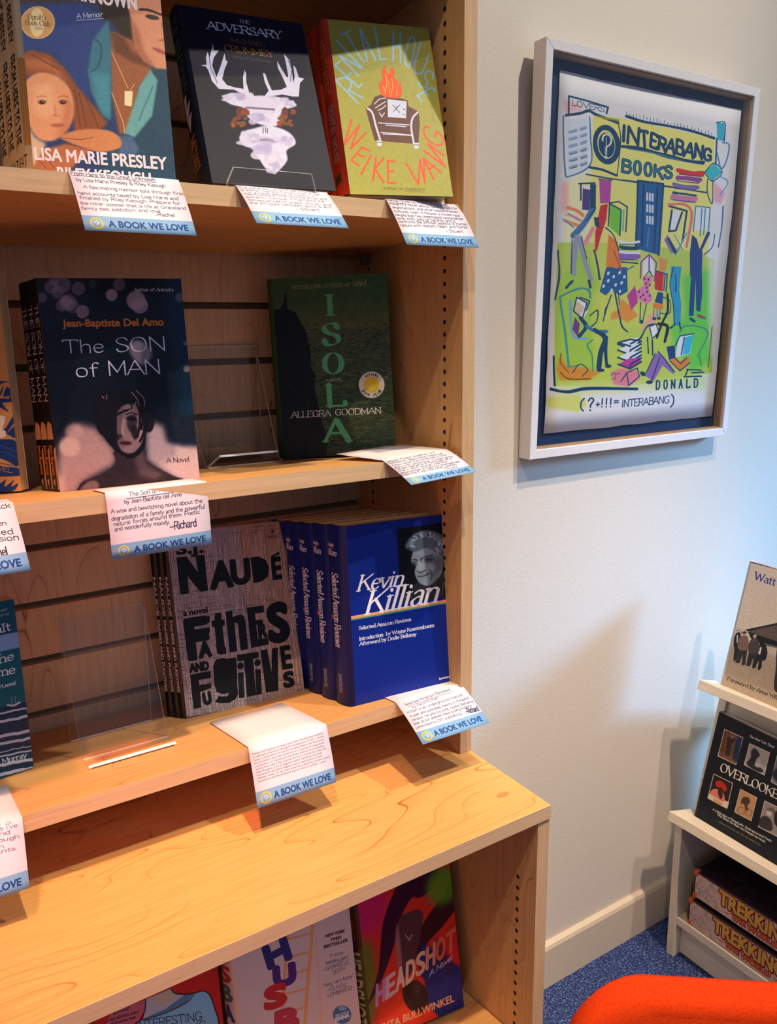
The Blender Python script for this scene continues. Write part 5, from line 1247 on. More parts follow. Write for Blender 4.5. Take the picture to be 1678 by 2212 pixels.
def card_base(quad, w, h, view, band):
    A = Art(quad, w, h, (226, 214, 234), px=560).view(*view)
    return A
def card_band(A, frac=.24):
    """printed blue strip with the yellow ring mark along the foot of the card"""
    q = A.quad; n = 0
    TL, TR, BR, BL = q
    A.view(0, 0, 1)
    l = TL * frac + BL * (1 - frac); r = TR * frac + BR * (1 - frac)
    A.fill((130, 172, 218), [l, r, BR + (BR - TR) * .1, BL + (BL - TL) * .1])
    at = lambda u, v: (TL * (1 - u) + TR * u) * (1 - v) + (BL * (1 - u) + BR * u) * v
    v0 = 1 - frac
    H0 = A.H.copy(); W, Hh = A.W, A.Hh
    A.H = np.eye(3)
    cx, cy, r = .115 * W, (v0 + frac * .5) * Hh, frac * Hh * .33
    A.v = (0, 0, 1)
    A.ring((238, 206, 60), cx, cy, r, r * .27)
    A.line((222, 226, 240), [(cx - r * .4, cy - r * .15), (cx, cy - r * .5), (cx + r * .4, cy - r * .15), (cx, cy + r * .15), (cx, cy + r * .3)], r * .16); A.oval((222, 226, 240), cx, cy + r * .55, r * .1, r * .1)
    A.text('A BOOK WE LOVE', .215 * W, (v0 + frac * .70) * Hh, .935 * W, (v0 + frac * .70) * Hh, frac * Hh * .40, (30, 72, 140), bold=.1, upv=(0, -1))
    A.H = H0

def make_card_art(name, quad, w, h, lines, frac=.24, ink=(44, 44, 74), under=None, typed=False):
    A = Art(quad, w, h, (228, 216, 236), px=560)
    for ln in lines:
        vx, t, a, b, c_, d, hh = ln
        A.view(*vx)
        A.text(t, a, b, c_, d, hh, ink, 'sans' if typed else 'hand', jit=0 if typed else .22, weight=1.4)
    if under:
        for vx, p, w_ in under:
            A.view(*vx); A.line(ink, p, w_)
    card_band(A, frac)
    return A.image(name)

# ------------------------------------------------------------------ the setting
WALL_Y, FLOOR_Z = 0.3287, -1.312
def struct(name, bm, mat, parent=None):
    o = mesh_obj(name, bm, mat, parent)
    if parent is None: o['kind'] = 'structure'
    return o
struct('wall_back', box_bm(-2.4, 2.6, WALL_Y, WALL_Y + .12, FLOOR_Z, 2.72), WALL)
struct('ceiling', box_bm(-2.4, 2.6, -3.2, WALL_Y + .12, 2.72, 2.80), plain('ceiling_paint', (214, 208, 198), .9, .02))

def carpet_mat():
    m, nt, b = new_mat('blue_loop_carpet')
    N, L = nt.nodes, nt.links
    tc = N.new('ShaderNodeTexCoord')
    vo = N.new('ShaderNodeTexVoronoi'); vo.inputs['Scale'].default_value = 230
    nz = N.new('ShaderNodeTexNoise'); nz.inputs['Scale'].default_value = 24; nz.inputs['Detail'].default_value = 3
    ch = N.new('ShaderNodeTexNoise'); ch.inputs['Scale'].default_value = 240; ch.inputs['Detail'].default_value = 2
    for n in (vo, nz, ch): L.new(tc.outputs['Object'], n.inputs['Vector'])
    rp = N.new('ShaderNodeValToRGB')
    rp.color_ramp.elements[0].position = .36; rp.color_ramp.elements[0].color = lin((26, 34, 92))
    rp.color_ramp.elements[1].position = .68; rp.color_ramp.elements[1].color = lin((108, 158, 204))
    e = rp.color_ramp.elements.new(.52); e.color = lin((52, 66, 138))
    L.new(ch.outputs['Fac'], rp.inputs[0])
    mx = N.new('ShaderNodeMix'); mx.data_type = 'RGBA'; mx.blend_type = 'MULTIPLY'; mx.inputs['Factor'].default_value = .5
    L.new(rp.outputs[0], mx.inputs['A']); L.new(nz.outputs['Fac'], mx.inputs['B'])
    L.new(mx.outputs['Result'], b.inputs['Base Color']); b.inputs['Roughness'].default_value = .95
    bp = N.new('ShaderNodeBump'); bp.inputs['Strength'].default_value = .8; bp.inputs['Distance'].default_value = .003
    L.new(vo.outputs['Distance'], bp.inputs['Height']); L.new(bp.outputs[0], b.inputs['Normal'])
    return m
struct('floor', box_bm(-2.4, 2.6, -3.2, WALL_Y + .12, FLOOR_Z - .05, FLOOR_Z), carpet_mat())
prof = [(0, 0), (-.014, 0), (-.014, .100), (-.011, .108), (-.004, .112), (0, .112)]
struct('baseboard_back', extrude_profile(prof, lambda p, t: (0.0 + 2.6 * t, WALL_Y + p[0], FLOOR_Z + p[1])), BASEB)

# ------------------------------------------------------------------ bookcase
X_OUT, T_P = 0.0, .0188
XL = -1.05                       # far side of the unit, beyond the frame
BACK = .262
bc = empty('bookcase', (XL / 2, .15, -.4212), 'maple wall bookcase of slanted shelves with slat back, standing on the deep counter', 'bookcase')
def part(name, bm, mat, parent, smooth=False):
    o = mesh_obj(name, bm, mat, parent, smooth)
    o.matrix_parent_inverse = Matrix.Translation(parent.location).inverted()
    return o
Z0, ZTOP = -.4212, .95
def side_panel(x0, x1, y0, y1, z0, z1, parent, inner):
    o = part('side_panel', box_bm(x0, x1, y0 + .0008, y1, z0, z1), MAPLE_Z, parent)
    mesh_obj('edge_band', box_bm(x0, x1, y0, y0 + .0008, z0, z1), EDGE, o)
    return o
bc_right = side_panel(-T_P, 0, 0, WALL_Y - .002, Z0, ZTOP, bc, 1)
side_panel(XL, XL + T_P, 0, WALL_Y - .002, Z0, ZTOP, bc, 1)
SH = {'T': (.3004, .082), 'M': (0.0, .088), 'L': (-.32, .137), 'S': (.585, .11)}
REC = .0076
def shelf(z, s, parent, x0, x1, y0, y1, th=.0193, name='shelf'):
    f = lambda x, y, zz: (x, y, zz - s * (y - y0))
    b = part(name, box_bm(x0, x1, y0 + .0008, y1, z - th, z, f=f), MAPLE_X, parent)
    mesh_obj('edge_band', box_bm(x0, x1, y0, y0 + .0008, z - th, z, f=f), EDGE_X, b)
    return b
for k, (z, s) in SH.items():
    shelf(z, s, bc, XL + T_P + .0005, -T_P - .0015, REC, BACK - .003)
# slat wall back: planks with a groove between each; a second joint stands a little proud
edges = [.95, .8, .7225, .645, .5675, .4925, .4165, .3420, .2690, .1930, .1180, .0440, -.0300, -.1060, -.1810, -.2560, -.3300, -.4200]
part('back_board', box_bm(XL + T_P, -T_P, BACK + .012, BACK + .020, Z0, ZTOP), plain('slat_backing', (120, 96, 72), .8, .08), bc)
for i in range(len(edges) - 1):
    z1, z0 = edges[i] - (.0044), edges[i + 1] + (.0044)
    part('slat', box_bm(XL + T_P, -T_P, BACK, BACK + .0118, z0, z1, bevel=.0008), MAPLE_SLAT, bc)

def holes(parent, x, y, zs, r=.0026):
    """bored shelf-pin holes: dark cups with a bevelled lip"""
    bm = bmesh.new()
    for z in zs:
        ring = []
        for rr_, dx in ((r * 1.15, .00012), (r, .00012), (r * .85, .0003)):
            ring.append([bm.verts.new((x - dx if rr_ > r else x - dx, y + rr_ * math.cos(a * math.pi / 6), z + rr_ * math.sin(a * math.pi / 6))) for a in range(12)])
        for k in range(2):
            for a in range(12):
                bm.faces.new((ring[k][a], ring[k][(a + 1) % 12], ring[k + 1][(a + 1) % 12], ring[k + 1][a]))
        bm.faces.new(ring[2])
    o = mesh_obj('pin_holes', bm, BLACK, parent)
    o['kind'] = 'stuff'
    return o
shelfz = [.3004, 0, -.32]
hz = [.5238 - .01557 * k for k in range(-10, 60) if -.405 < .5238 - .01557 * k]
hz = [z for z in hz if not any(q - .024 < z < q + .003 for q in (.298, -.002, -.322))]
holes(bc_right, -T_P, .0378, hz)
holes(bc_right, -T_P, .222, [z for z in hz if not any(q - .045 < z < q - .008 for q in (.3004, 0, -.32))])
for z, s in SH.values():      # white shelf clips under each shelf by the right side
    zz = z - s * .215 - .0193
    part('shelf_clip', box_bm(-T_P - .012, -T_P, .216, .228, zz - .014, zz - .0005, bevel=.0015), plain('clip_plastic', (120, 104, 92), .4), bc)

# ------------------------------------------------------------------ base cabinet and counter
D = .1599
top = empty('counter_top', (XL / 2, 0, -.43), 'long maple counter top under the upper shelves, edge banded at front', 'counter')
f_ = box_bm(XL - .2, 0, -D + .0008, WALL_Y - .002, Z0 - .0185, Z0 - .0002, bevel=.0004)
tb = part('top_board', f_, MAPLE_TOP, top)
mesh_obj('edge_band', box_bm(XL - .2, 0, -D, -D + .0008, Z0 - .0185, Z0 - .0002), EDGE_X, tb)
cb = empty('base_cabinet', (XL / 2, 0, FLOOR_Z), 'open fronted maple base cabinet with face-out books under the counter', 'cabinet')
ZB = Z0 - .0187
cb_right = side_panel(-T_P, 0, -D + .002, WALL_Y - .016, FLOOR_Z, ZB, cb, 1)
side_panel(XL - .2, XL - .2 + T_P, -D + .002, WALL_Y - .016, FLOOR_Z, ZB, cb, 1)
shelf(-.777, .16, cb, XL - .2 + T_P, -T_P - .0015, -D + .01, .12)
shelf(-1.14, .0, cb, XL - .2 + T_P, -T_P - .0015, -D + .01, .12)
for i in range(10):
    z1 = ZB - .087 * i; z0 = max(FLOOR_Z, z1 - .078)
    part('slat', box_bm(XL - .2 + T_P, -T_P, .125, .137, z0, z1, bevel=.0008), MAPLE_SLAT, cb)
part('toe_board', box_bm(XL - .2 + T_P, -T_P, -D + .03, -D + .045, FLOOR_Z, -1.16), MAPLE_X, cb)
holes(cb_right, -T_P, -.1235, [-.538 - .01625 * k for k in range(38) if not -.80 < -.538 - .01625 * k < -.775])

# ------------------------------------------------------------------ books
def axes(yaw, lean, roll):
    u = Vector((math.cos(yaw), math.sin(yaw), 0)); n = Vector((math.sin(yaw), -math.cos(yaw), 0))
    v = Vector((0, 0, 1)) * math.cos(lean) - n * math.sin(lean)
    u2 = u * math.cos(roll) + v * math.sin(roll); v2 = -u * math.sin(roll) + v * math.cos(roll)
    n2 = u2.cross(v2)
    return u2, v2, n2

def place(o, origin, yaw, lean, roll):
    u, v, n = axes(yaw, lean, roll)
    M_ = Matrix((u, -n, v)).transposed().to_4x4(); M_.translation = origin
    o.matrix_world = M_

def cover_mesh(name, W, H, T, k, hard, mats):
    """wrap-round cover: front at y=0, back at y=T, spine bulging past x=0; sheared by k like a slumped book"""
    ct = .0024 if hard else .0006
    b = (.16 * T) if hard else (.05 * T)
    outer = [(W, 0.0)]
    n = 8
    r = min(.004, T * .2) if hard else .0005
    outer.append((r, 0.0))
    for i in range(n + 1):
        a = math.pi * i / n
        outer.append((-b * math.sin(a) + (0 if 0 < i < n else 0), T / 2 - T / 2 * math.cos(a) * (1 if hard else 1)))
    outer.append((r, T)); outer.append((W, T))
    inner = [(W, ct), (r + ct, ct), (ct * .8, ct * 1.5), (ct * .8, T - ct * 1.5), (r + ct, T - ct), (W, T - ct)]
    sh = lambda p: (p[0] - k * p[1], p[1])
    bm = bmesh.new()
    uv = bm.loops.layers.uv.new('uv')
    def strip(path, flip=False):
        lo = [bm.verts.new((*sh(p), 0)) for p in path]; hi = [bm.verts.new((*sh(p), H)) for p in path]
        fs = []
        for i in range(len(path) - 1):
            f = bm.faces.new((lo[i], lo[i + 1], hi[i + 1], hi[i]) if flip else (lo[i + 1], lo[i], hi[i], hi[i + 1]))
            fs.append(f)
        return lo, hi, fs
    lo, hi, fs = strip(outer)
    # spine arc length parameter
    L = [0]
    for i in range(1, len(outer)): L.append(L[-1] + math.dist(outer[i], outer[i - 1]))
    s0, s1 = L[1], L[len(outer) - 2]
    for i, f in enumerate(fs):
        if i == 0: f.material_index = 0
        elif i == len(fs) - 1: f.material_index = 2
        else: f.material_index = 1; f.smooth = True
        for lp in f.loops:
            z = lp.vert.co.z
            j = (lo + hi).index(lp.vert) % len(lo)
            if i == 0: lp[uv].uv = (outer[j][0] / W, z / H)
            else: lp[uv].uv = (1 - (L[j] - s0) / (s1 - s0), z / H)
    li, hi2, fi = strip(inner, True)
    for f in fi: f.material_index = 3
    # close rims: front/back fore-edges and top/bottom
    def quad(a, b_, c, d, m=2):
        f = bm.faces.new((a, b_, c, d)); f.material_index = m
    quad(lo[0], hi[0], hi2[0], li[0]); quad(li[-1], hi2[-1], hi[-1], lo[-1])
    for A_, B_ in ((lo, li), (hi, hi2)):
        fr = [A_[0], A_[1], B_[1], B_[0]]; quad(*fr)
        bk = [A_[-1], A_[-2], B_[-2], B_[-1]]; quad(*bk)
        mid = A_[1:-1] + [B_[4], B_[3], B_[2], B_[1]]
        f = bm.faces.new(mid); f.material_index = 2
    me = bpy.data.meshes.new(name)
    bm.normal_update()
    bm.to_mesh(me); bm.free()
    for m in mats: me.materials.append(m)
    return me

def page_mesh(W, H, T, k, hard):
    ct = .0026 if hard else .0007
    ov = .0035 if hard else .0004
    bm = box_bm(ct + .001, W - ov - (.001 if hard else 0), ct, T - ct, ov, H - ov, f=lambda x, y, z: (x - k * y, y, z))
    me = bpy.data.meshes.new('page_block'); bm.to_mesh(me); bm.free(); me.materials.append(PAGES)
    return me

def pages_mat():
    m, nt, b = new_mat('page_block_edges')
    tc = nt.nodes.new('ShaderNodeTexCoord'); mp = nt.nodes.new('ShaderNodeMapping'); mp.inputs['Scale'].default_value = (3, 900, 3)
    nz = nt.nodes.new('ShaderNodeTexNoise'); nz.inputs['Scale'].default_value = 2
    rp = nt.nodes.new('ShaderNodeValToRGB'); rp.color_ramp.elements[0].color = lin((176, 144, 96)); rp.color_ramp.elements[1].color = lin((238, 216, 170))
    nt.links.new(tc.outputs['Object'], mp.inputs[0]); nt.links.new(mp.outputs[0], nz.inputs['Vector']); nt.links.new(nz.outputs['Fac'], rp.inputs[0]); nt.links.new(rp.outputs[0], b.inputs['Base Color'])
    b.inputs['Roughness'].default_value = .85
    return m
PAGES = pages_mat()

def book(name, S, T, k, hard, front, spine_img, back_rgb, labels, group=None, step=None, rough=.42, coat=0.0, inside=(226, 220, 214), droll=0.0):
    """labels: one per copy, front copy first; step: (x, y, z) offset from each copy to the one behind"""
    o, yaw, lean, roll, W, H = S
    fm = print_mat(front.name, front, rough, coat=coat)
    bk = plain(name + '_board', back_rgb, rough, .03)
    sm = print_mat(spine_img.name, spine_img, rough, coat=coat) if spine_img else bk
    mats = [fm, sm, bk, plain(name + '_inside', inside, .7)]
    cme = cover_mesh('cover', W, H, T, k, hard, mats); pme = page_mesh(W, H, T, k, hard)
    u, v, n = axes(yaw, lean, roll)
    outs = []
    for i, lb in enumerate(labels):
        e = empty(name, (0, 0, 0), lb, 'book', group if len(labels) > 1 else None)
        org = Vector(o) + n * .0
        if i: org = org + Vector(step) * i
        place(e, org, yaw, lean, roll)
        link(bpy.data.objects.new('cover', cme), e)
        link(bpy.data.objects.new('page_block', pme), e)
        outs.append(e)
    return outs

Q_WATT = [(1619.9, 1211.3), (1817.3, 1270.9), (1741.0, 1568.0), (1556.0, 1479.5)]
Q_OVER = [(1553.8, 1538.2), (1756.2, 1636.3), (1692.3, 1885.3), (1499.9, 1762.8)]
Q_POSTER = [(1211, 155), (1599.8, 235), (1539, 899), (1172.5, 936.6)]
PAPER_BOX = (.4205, .9272, -.0375, .5896)
OVER_S = ((.8316, .2172, -.9482), -1.6254, .2138, -.0111, .2271, .2545)
WATT_S = ((.893, .2196, -.638), -1.6573, .1956, -.0174, .214, .292)
EASEL_A = ((-.2901, .1906, -.0161), -.0376, .1023, .1755, .4229, .088, .062, (.004, .019, .018), .011)
CH = (.177, -.428, -.66, -.567)
CAMP = Vector((-0.6396, -0.8058, 0.1523))
def S_(o, yaw, lean, roll, W, H, f=1.0):
    p = CAMP + (Vector(o) - CAMP) * f
    return (tuple(p), yaw, lean, roll, W * f, H * f)
def step_of(S, T, k, slope):
    o, yaw, lean, roll, W, H = S
    back = Vector((-math.sin(yaw), math.cos(yaw), 0)); u = Vector((math.cos(yaw), math.sin(yaw), 0))
    d = back * (T * 1.01 / math.cos(lean)) - u * (k * T)
    d.z = -slope * d.y
    return d

s = S_((-.4991, .0132, .3000), -.2095, .2557, -.0108, .1284, .2133, 1.035)
book('hardcover_book', s, .020, .42, True, art_memoir(), art_memoir_spine(), (30, 52, 96),
     ['top shelf hardcover with a man and small child on its cover, frontmost copy', 'hardcover with cream spine directly behind the man-and-child cover on the top shelf', 'hardcover with cream spine, rearmost of the man-and-child stack on the top shelf'],
     'cream-spined hardcovers on the top shelf', step_of(s, .020, .42, .082), .5)
s = S_((-.3360, .0010, .3009), -.1141, .4177, .0041, .1364, .2037, 1.035)
book('hardcover_book', s, .025, .1, True, art_antler(), art_antler_spine(), (14, 18, 40),
     ['dark navy hardcover with white antlers and clouds, leaning back on the top shelf'], rough=.55)
s = S_((-.1807, -.0030, .3012), -.2599, .3437, .0152, .1245, .2071, 1.035)
book('hardcover_book', s, .024, .1, True, art_chair_cover(), art_chair_spine(), (24, 60, 74),
     ['olive green hardcover with a flaming armchair and red spine, right end of top shelf', 'second red-spined green hardcover just behind the one with the flaming armchair'],
     'green hardcovers with red spines', step_of(s, .024, .25, .082), .4)
s = S_((-.4892, .0888, -.0071), -.1861, .1453, .0071, .1476, .2236, .997)
book('paperback_book', s, .0125, .5, False, art_portrait(), art_portrait_spine(), (14, 16, 26),
     ['black paperback with a shadowed young face on the middle shelf, frontmost of three', 'black paperback in the middle of the three shadowed-face copies', 'black paperback at the back of the three shadowed-face copies'],
     'black paperbacks on the middle shelf', step_of(s, .0125, .5, .088), .35)
s = S_((-.1821, .1936, -.0132), -.5708, .0897, .0401, .1579, .2402, 1.0)
book('hardcover_book', s, .026, 0, True, art_sea(), None, (46, 70, 42),
     ['dark green hardcover with a black cliff above the sea, right side of the middle shelf'], rough=.4)
s = S_((-.3488, .1657, -.3417), -.0833, .2796, -.0228, .1682, .2476, .995)
book('paperback_book', s, .0085, .75, False, art_type(), art_type_spine(), (40, 34, 36),
     ['grey cross-hatched paperback with huge black letters on the bottom shelf, frontmost copy', 'cross-hatched paperback in the middle of its bottom shelf stack', 'cross-hatched paperback at the back of its bottom shelf stack'],
     'cross-hatched paperbacks on the bottom shelf', step_of(s, .0085, .75, .137), .5)
s = S_((-.1658, .0396, -.3244), -.0855, .0797, -.0078, .1607, .2390, .998)
names_ = ['front copy of the thick royal blue hardcovers, portrait photo in its upper right corner', 'second of the thick blue hardcovers, right behind the portrait cover', 'third blue hardcover behind the portrait cover on the bottom shelf', 'fourth blue hardcover behind the portrait cover on the bottom shelf', 'rearmost blue hardcover of the row beside the bookcase side panel']
book('hardcover_book', s, .036, .17, True, art_blue(), art_blue_spine(), (14, 38, 130), names_, 'blue hardcovers on the bottom shelf', step_of(s, .036, .17, .137), .4, inside=(226, 190, 120))
s = S_((-.6669, .1153, -.3348), .1567, .0397, -.0139, .1267, .2043, .998)
book('paperback_book', s, .024, 0, False, art_teal(), None, (14, 70, 94), ['teal paperback with white-capped waves, cut off by the left edge, bottom shelf'], rough=.4)
s = S_((-.6347, .2702 - .045, -.0195), -.35, .0503, .0197, .1435, .249, 1.0)
s = S_((-.6347, .2702, -.0231), -.5562, .0503, .0197, .1435, .249, .93)
book('paperback_book', s, .018, 0, False, art_wave(), None, (206, 142, 78), ['tan paperback with brushed blue waves, cut off by the left edge, middle shelf'], rough=.5)
s = S_((-.1857, -.0187, -.7983), -.1188, .2147, -.0038, .1494, .2258, .99)
book('hardcover_book', s, .022, .3, True, art_neon(), art_neon_spine(), (60, 24, 30), ['red and magenta hardcover with twisting dark arms, far right under the counter', 'second red hardcover directly behind the twisting-arms cover, its spine just showing'], 'red hardcovers under the counter', step_of(s, .022, .3, .16), .35)
s = S_((-.3598, -.0003, -.8013), -.0971, .2353, -.0196, .1660, .2505, .99)
book('hardcover_book', s, .024, .3, True, art_ladder(), art_ladder_spine(), (214, 190, 180), ['pale pink hardcover with an orange ladder and scattered block letters, under the counter'], rough=.45)
s = S_((-.5243, .0250, -.8053), -.0375, .2208, -.0256, .1531, .2386, .99)
book('paperback_book', s, .022, .0, False, art_red(), None, (200, 44, 40), ['bright red paperback with a light blue shape, leftmost under the counter'], rough=.4)

# ------------------------------------------------------------------ staff cards
def card(label, o, u, d, back, slope, art, name='shelf_talker_card'):
    """paper card folded over the shelf edge: a flap lying on the shelf and a printed leaf hanging out over it"""
    o, u, d = Vector(o), Vector(u), Vector(d)
    bm = bmesh.new(); uvl = bm.loops.layers.uv.new('uv')
    rows = []
    nb = 4
    for i in range(nb, 0, -1):
        t = i / nb; b = Vector((back[0] * t, back[1] * t, 0))
        rows.append((o + b + Vector((0, 0, -slope * b.y)), 1.0 + t * .1, False))
    n = 8
    L = d.length; dn = d.normalized(); nn = u.cross(d).normalized()
    if nn.y > 0: nn = -nn
    for i in range(n + 1):
        t = i / n
        bow = math.sin(math.pi * t) * .0016
        rows.append((o + d * t + nn * bow, 1 - t, True))
    th = Vector((0, 0, .0003))
    m = 4
    grid = []
    for (p, vv, pr) in rows:
        grid.append([bm.verts.new(p + u * (j / m) + Vector((0, 0, .0004))) for j in range(m + 1)])
    for i in range(len(rows) - 1):
        for j in range(m):
            f = bm.faces.new((grid[i][j], grid[i][j + 1], grid[i + 1][j + 1], grid[i + 1][j]))
            f.smooth = True
            pr = rows[i][2] and rows[i + 1][2]
            f.material_index = 1 if pr else 0
            for lp in f.loops:
                for a in (i, i + 1):
                    if lp.vert in grid[a]:
                        lp[uvl].uv = (grid[a].index(lp.vert) / m, min(1, max(0, rows[a][1] if rows[a][1] <= 1 else 1)))
    me = bpy.data.meshes.new(name); bm.to_mesh(me); bm.free()
    me.materials.append(WHITE_PAPER); me.materials.append(print_mat(art.name, art, .6, .2))
    ob = bpy.data.objects.new(name, me); link(ob)
    sol = ob.modifiers.new('thickness', 'SOLIDIFY'); sol.thickness = .0003
    return tag(ob, label, 'card', 'staff pick cards hanging from the shelf edges')

V1 = (0, 0, 2.996)
a = make_card_art('card_print_1', [(145.2, 373.8), (380.5, 392.2), (420, 511.3), (181.2, 499.7)], .105, .066, [
    (V1, 'From Here to the Great Unknown', 453, 1150, 992, 1188, 26), (V1, 'by Lisa Marie Presley & Riley Keough', 485, 1192, 1058, 1228, 24),
    (V1, 'A fascinating memoir told through first', 530, 1238, 1172, 1280, 22), (V1, 'hand accounts taped by Lisa Marie and', 495, 1278, 1142, 1312, 22), (V1, 'finished by Riley Keough. Prepare for', 505, 1308, 1152, 1342, 22),
    (V1, 'the roller coaster that is life at Graceland,', 510, 1342, 1198, 1374, 20), (V1, 'family ties, addiction, and love.', 518, 1374, 1030, 1392, 20), (V1, '-Rachel', 990, 1412, 1118, 1418, 22)], under=[(V1, [(465, 1152), (992, 1196)], 3)])
card('white staff card hanging below the man-and-child hardcover, top shelf', (-.4669, .0066, .3012), (.1036, .003, .0008), (.0022, -.0355, -.0555), (0, .03), .082, a)
V2 = (360, 0, 2.397)
a = make_card_art('card_print_2', [(509.4, 399.2), (706, 415), (750, 492.3), (558.2, 481.9)], .105, .057, [
    (V2, 'The Adversary by Michael Crummey', 375, 975, 792, 1000, 13), (V2, 'is stellar literary fiction that is set', 385, 989, 795, 1014, 13), (V2, 'in a harsh period of history in', 425, 1005, 770, 1025, 13), (V2, 'Newfoundland. With exciting prose and', 410, 1014, 830, 1040, 13),
    (V2, 'authentic dialogue, it highlights the', 415, 1030, 815, 1052, 13), (V2, 'consequences of greed, power, and', 425, 1046, 850, 1072, 13), (V2, 'the struggle between good & evil.', 435, 1062, 860, 1086, 14), (V2, '- Stuart', 670, 1094, 790, 1100, 16)], frac=.29, ink=(66, 64, 92))
card('white staff card hanging below the navy antler hardcover, top shelf', (-.3053, .0060, .3012), (.1067, .004, .0015), (.0038, -.0394, -.0409), (0, .03), .082, a)
a = make_card_art('card_print_3', [(829.3, 433.9), (984.5, 444.3), (1028.8, 537.3), (875.2, 529)], .105, .065, [
    (V2, 'Rental House by Weike Wang is an', 1133, 1052, 1440, 1075, 15), (V2, 'insightful novel about family, mid-life', 1145, 1072, 1490, 1093, 15), (V2, 'expectations, and what happens when', 1160, 1092, 1495, 1112, 15), (V2, 'cultures clash. It follows a mixed-race', 1168, 1112, 1505, 1132, 15),
    (V2, 'couple that has complicated relationships', 1175, 1132, 1520, 1150, 15), (V2, 'with both sets of parents and it', 1185, 1150, 1480, 1163, 15), (V2, 'confronts the difficult aspects of human', 1190, 1166, 1542, 1178, 15), (V2, 'nature with realism, heart, and humor.', 1200, 1184, 1550, 1194, 15), (V2, '- Stuart', 1430, 1212, 1520, 1216, 16)],
    under=[(V2, [(1135, 1058), (1250, 1068)], 2)])
card('white staff card hanging below the green armchair hardcover, top shelf', (-.1247, .0066, .3012), (.105, .003, .001), (.0022, -.0384, -.0529), (0, .03), .082, a)
a = make_card_art('card_print_4', [(227, 1065.7), (444, 1044), (456.6, 1177.5), (243, 1211.9)], .106, .068, [
    ((0, 560, 2.996), 'The Son of Man', 835, 1540, 1105, 1508, 26), ((0, 560, 2.996), 'by Jean-Baptiste del Amo', 805, 1588, 1178, 1542, 26), ((0, 560, 2.996), 'A wise and bewitching novel about the', 718, 1650, 1305, 1585, 26),
    ((0, 560, 2.996), 'degradation of a family and the powerful', 720, 1698, 1322, 1622, 27), ((0, 560, 2.996), 'natural forces around them. Poetic', 733, 1732, 1290, 1655, 26), ((0, 560, 2.996), 'and wonderfully moody.', 740, 1765, 1102, 1718, 27), ((0, 560, 2.996), '—Richard', 1100, 1760, 1270, 1735, 50)],
    frac=.22, ink=(40, 44, 76), under=[((0, 560, 2.996), [(820, 1556), (1140, 1516)], 4)])
card('white staff card hanging below the black portrait paperbacks, middle shelf', (-.4611, .0064, .0010), (.106, .0045, -.0005), (-.0008, -.0083, -.0674), (-.002, .05), .088, a)
V5 = (380, 560, 2.4676)
a = make_card_art('card_print_5', [(811.6, 982.3), (951.4, 964.4), (1013.4, 1028), (874.4, 1054.4)], .105, .06, [
    (V5, 'Isola by Allegra Goodman is a', 1090, 1060, 1350, 1018, 15), (V5, 'wonderfully descriptive historical', 1100, 1076, 1392, 1030, 15), (V5, 'fiction novel that combines a love', 1120, 1092, 1410, 1042, 15), (V5, 'story with adventure. It highlights', 1130, 1106, 1440, 1056, 15),
    (V5, 'female resilience & fortitude at a', 1140, 1120, 1436, 1070, 15), (V5, 'time in which women had few', 1150, 1134, 1415, 1088, 15), (V5, 'opportunities to fight for themselves.', 1162, 1148, 1480, 1092, 15), (V5, 'Read this if you like Ariel Lawhon', 1170, 1162, 1465, 1108, 15), (V5, '- Stuart', 1385, 1136, 1470, 1124, 14)],
    under=[(V5, [(1085, 1066), (1150, 1052)], 2)])
card('white staff card jutting from under the green cliff hardcover, middle shelf', (-.1325, .0100, .0016), (.1041, .0096, .0035), (.0063, -.0528, -.0231), (-.01, .10), .03, a)
V7 = (400, 1480, 1.9976)
tx = ['Fathers and Fugitives is a quiet novel with a foreboding presence', 'its affected prose more moving for its starkness. A man is drawn', 'home to South Africa to care for his ailing father in his final hours', "and the father's final wish sends him on a journey of unexpected", 'consequence. S.J. Naude pens the drama without sentimentality,', 'writing with a clarity that surprises for how it acutely describes the', 'inner thoughts of our protagonist within mystifying character', "interactions, and the ambiguous moral implications of each", "dramatic reveal. To say more would be a disservice to the novel's", 'subversions and the profound ways in which it unfolds. -Lewis']
wd = [312, 312, 310, 308, 306, 310, 292, 290, 320, 300]
ls = []
for i, t in enumerate(tx):
    x0 = 265 + i * 2.9; y0 = 276 + i * 13.3
    ls.append((V7, t, x0, y0, x0 + wd[i], y0 - wd[i] * .228, 9.5))
a = make_card_art('card_print_7', [(522.6, 1600), (695.4, 1562.6), (721.9, 1690), (546.7, 1735)], .103, .071, ls, frac=.26, typed=True, ink=(70, 66, 84))
card('white printed staff card draped over the bottom shelf edge below the cross-hatched paperbacks', (-.3265, .0064, -.3188), (.103, -.0008, -.0005), (-.0043, -.030, -.0625), (-.006, .115), .137, a)
V8 = (600, 1060, 3.648)
a = make_card_art('card_print_8', [(844, 1509.6), (988, 1475), (1047.4, 1555.6), (907, 1601.4)], .106, .07, [
    (V8, 'Selected Amazon Reviews', 968, 1672, 1335, 1560, 24), (V8, 'by Kevin Killian', 1030, 1692, 1245, 1622, 22), (V8, 'Killian is an underground marvel', 990, 1735, 1430, 1608, 22), (V8, 'A poet who published mainly in Amazon', 1012, 1768, 1480, 1632, 22),
    (V8, 'reviews. He and his wife, Dodie Bellamy,', 1028, 1798, 1518, 1656, 22), (V8, '(also on our shelves) have a long history', 1042, 1828, 1500, 1690, 22), (V8, 'committed to DIY publishing', 1060, 1858, 1425, 1748, 22), (V8, '—Richard', 1460, 1745, 1556, 1722, 44)], frac=.27, ink=(60, 62, 90),
    under=[(V8, [(985, 1678), (1355, 1568)], 3)])
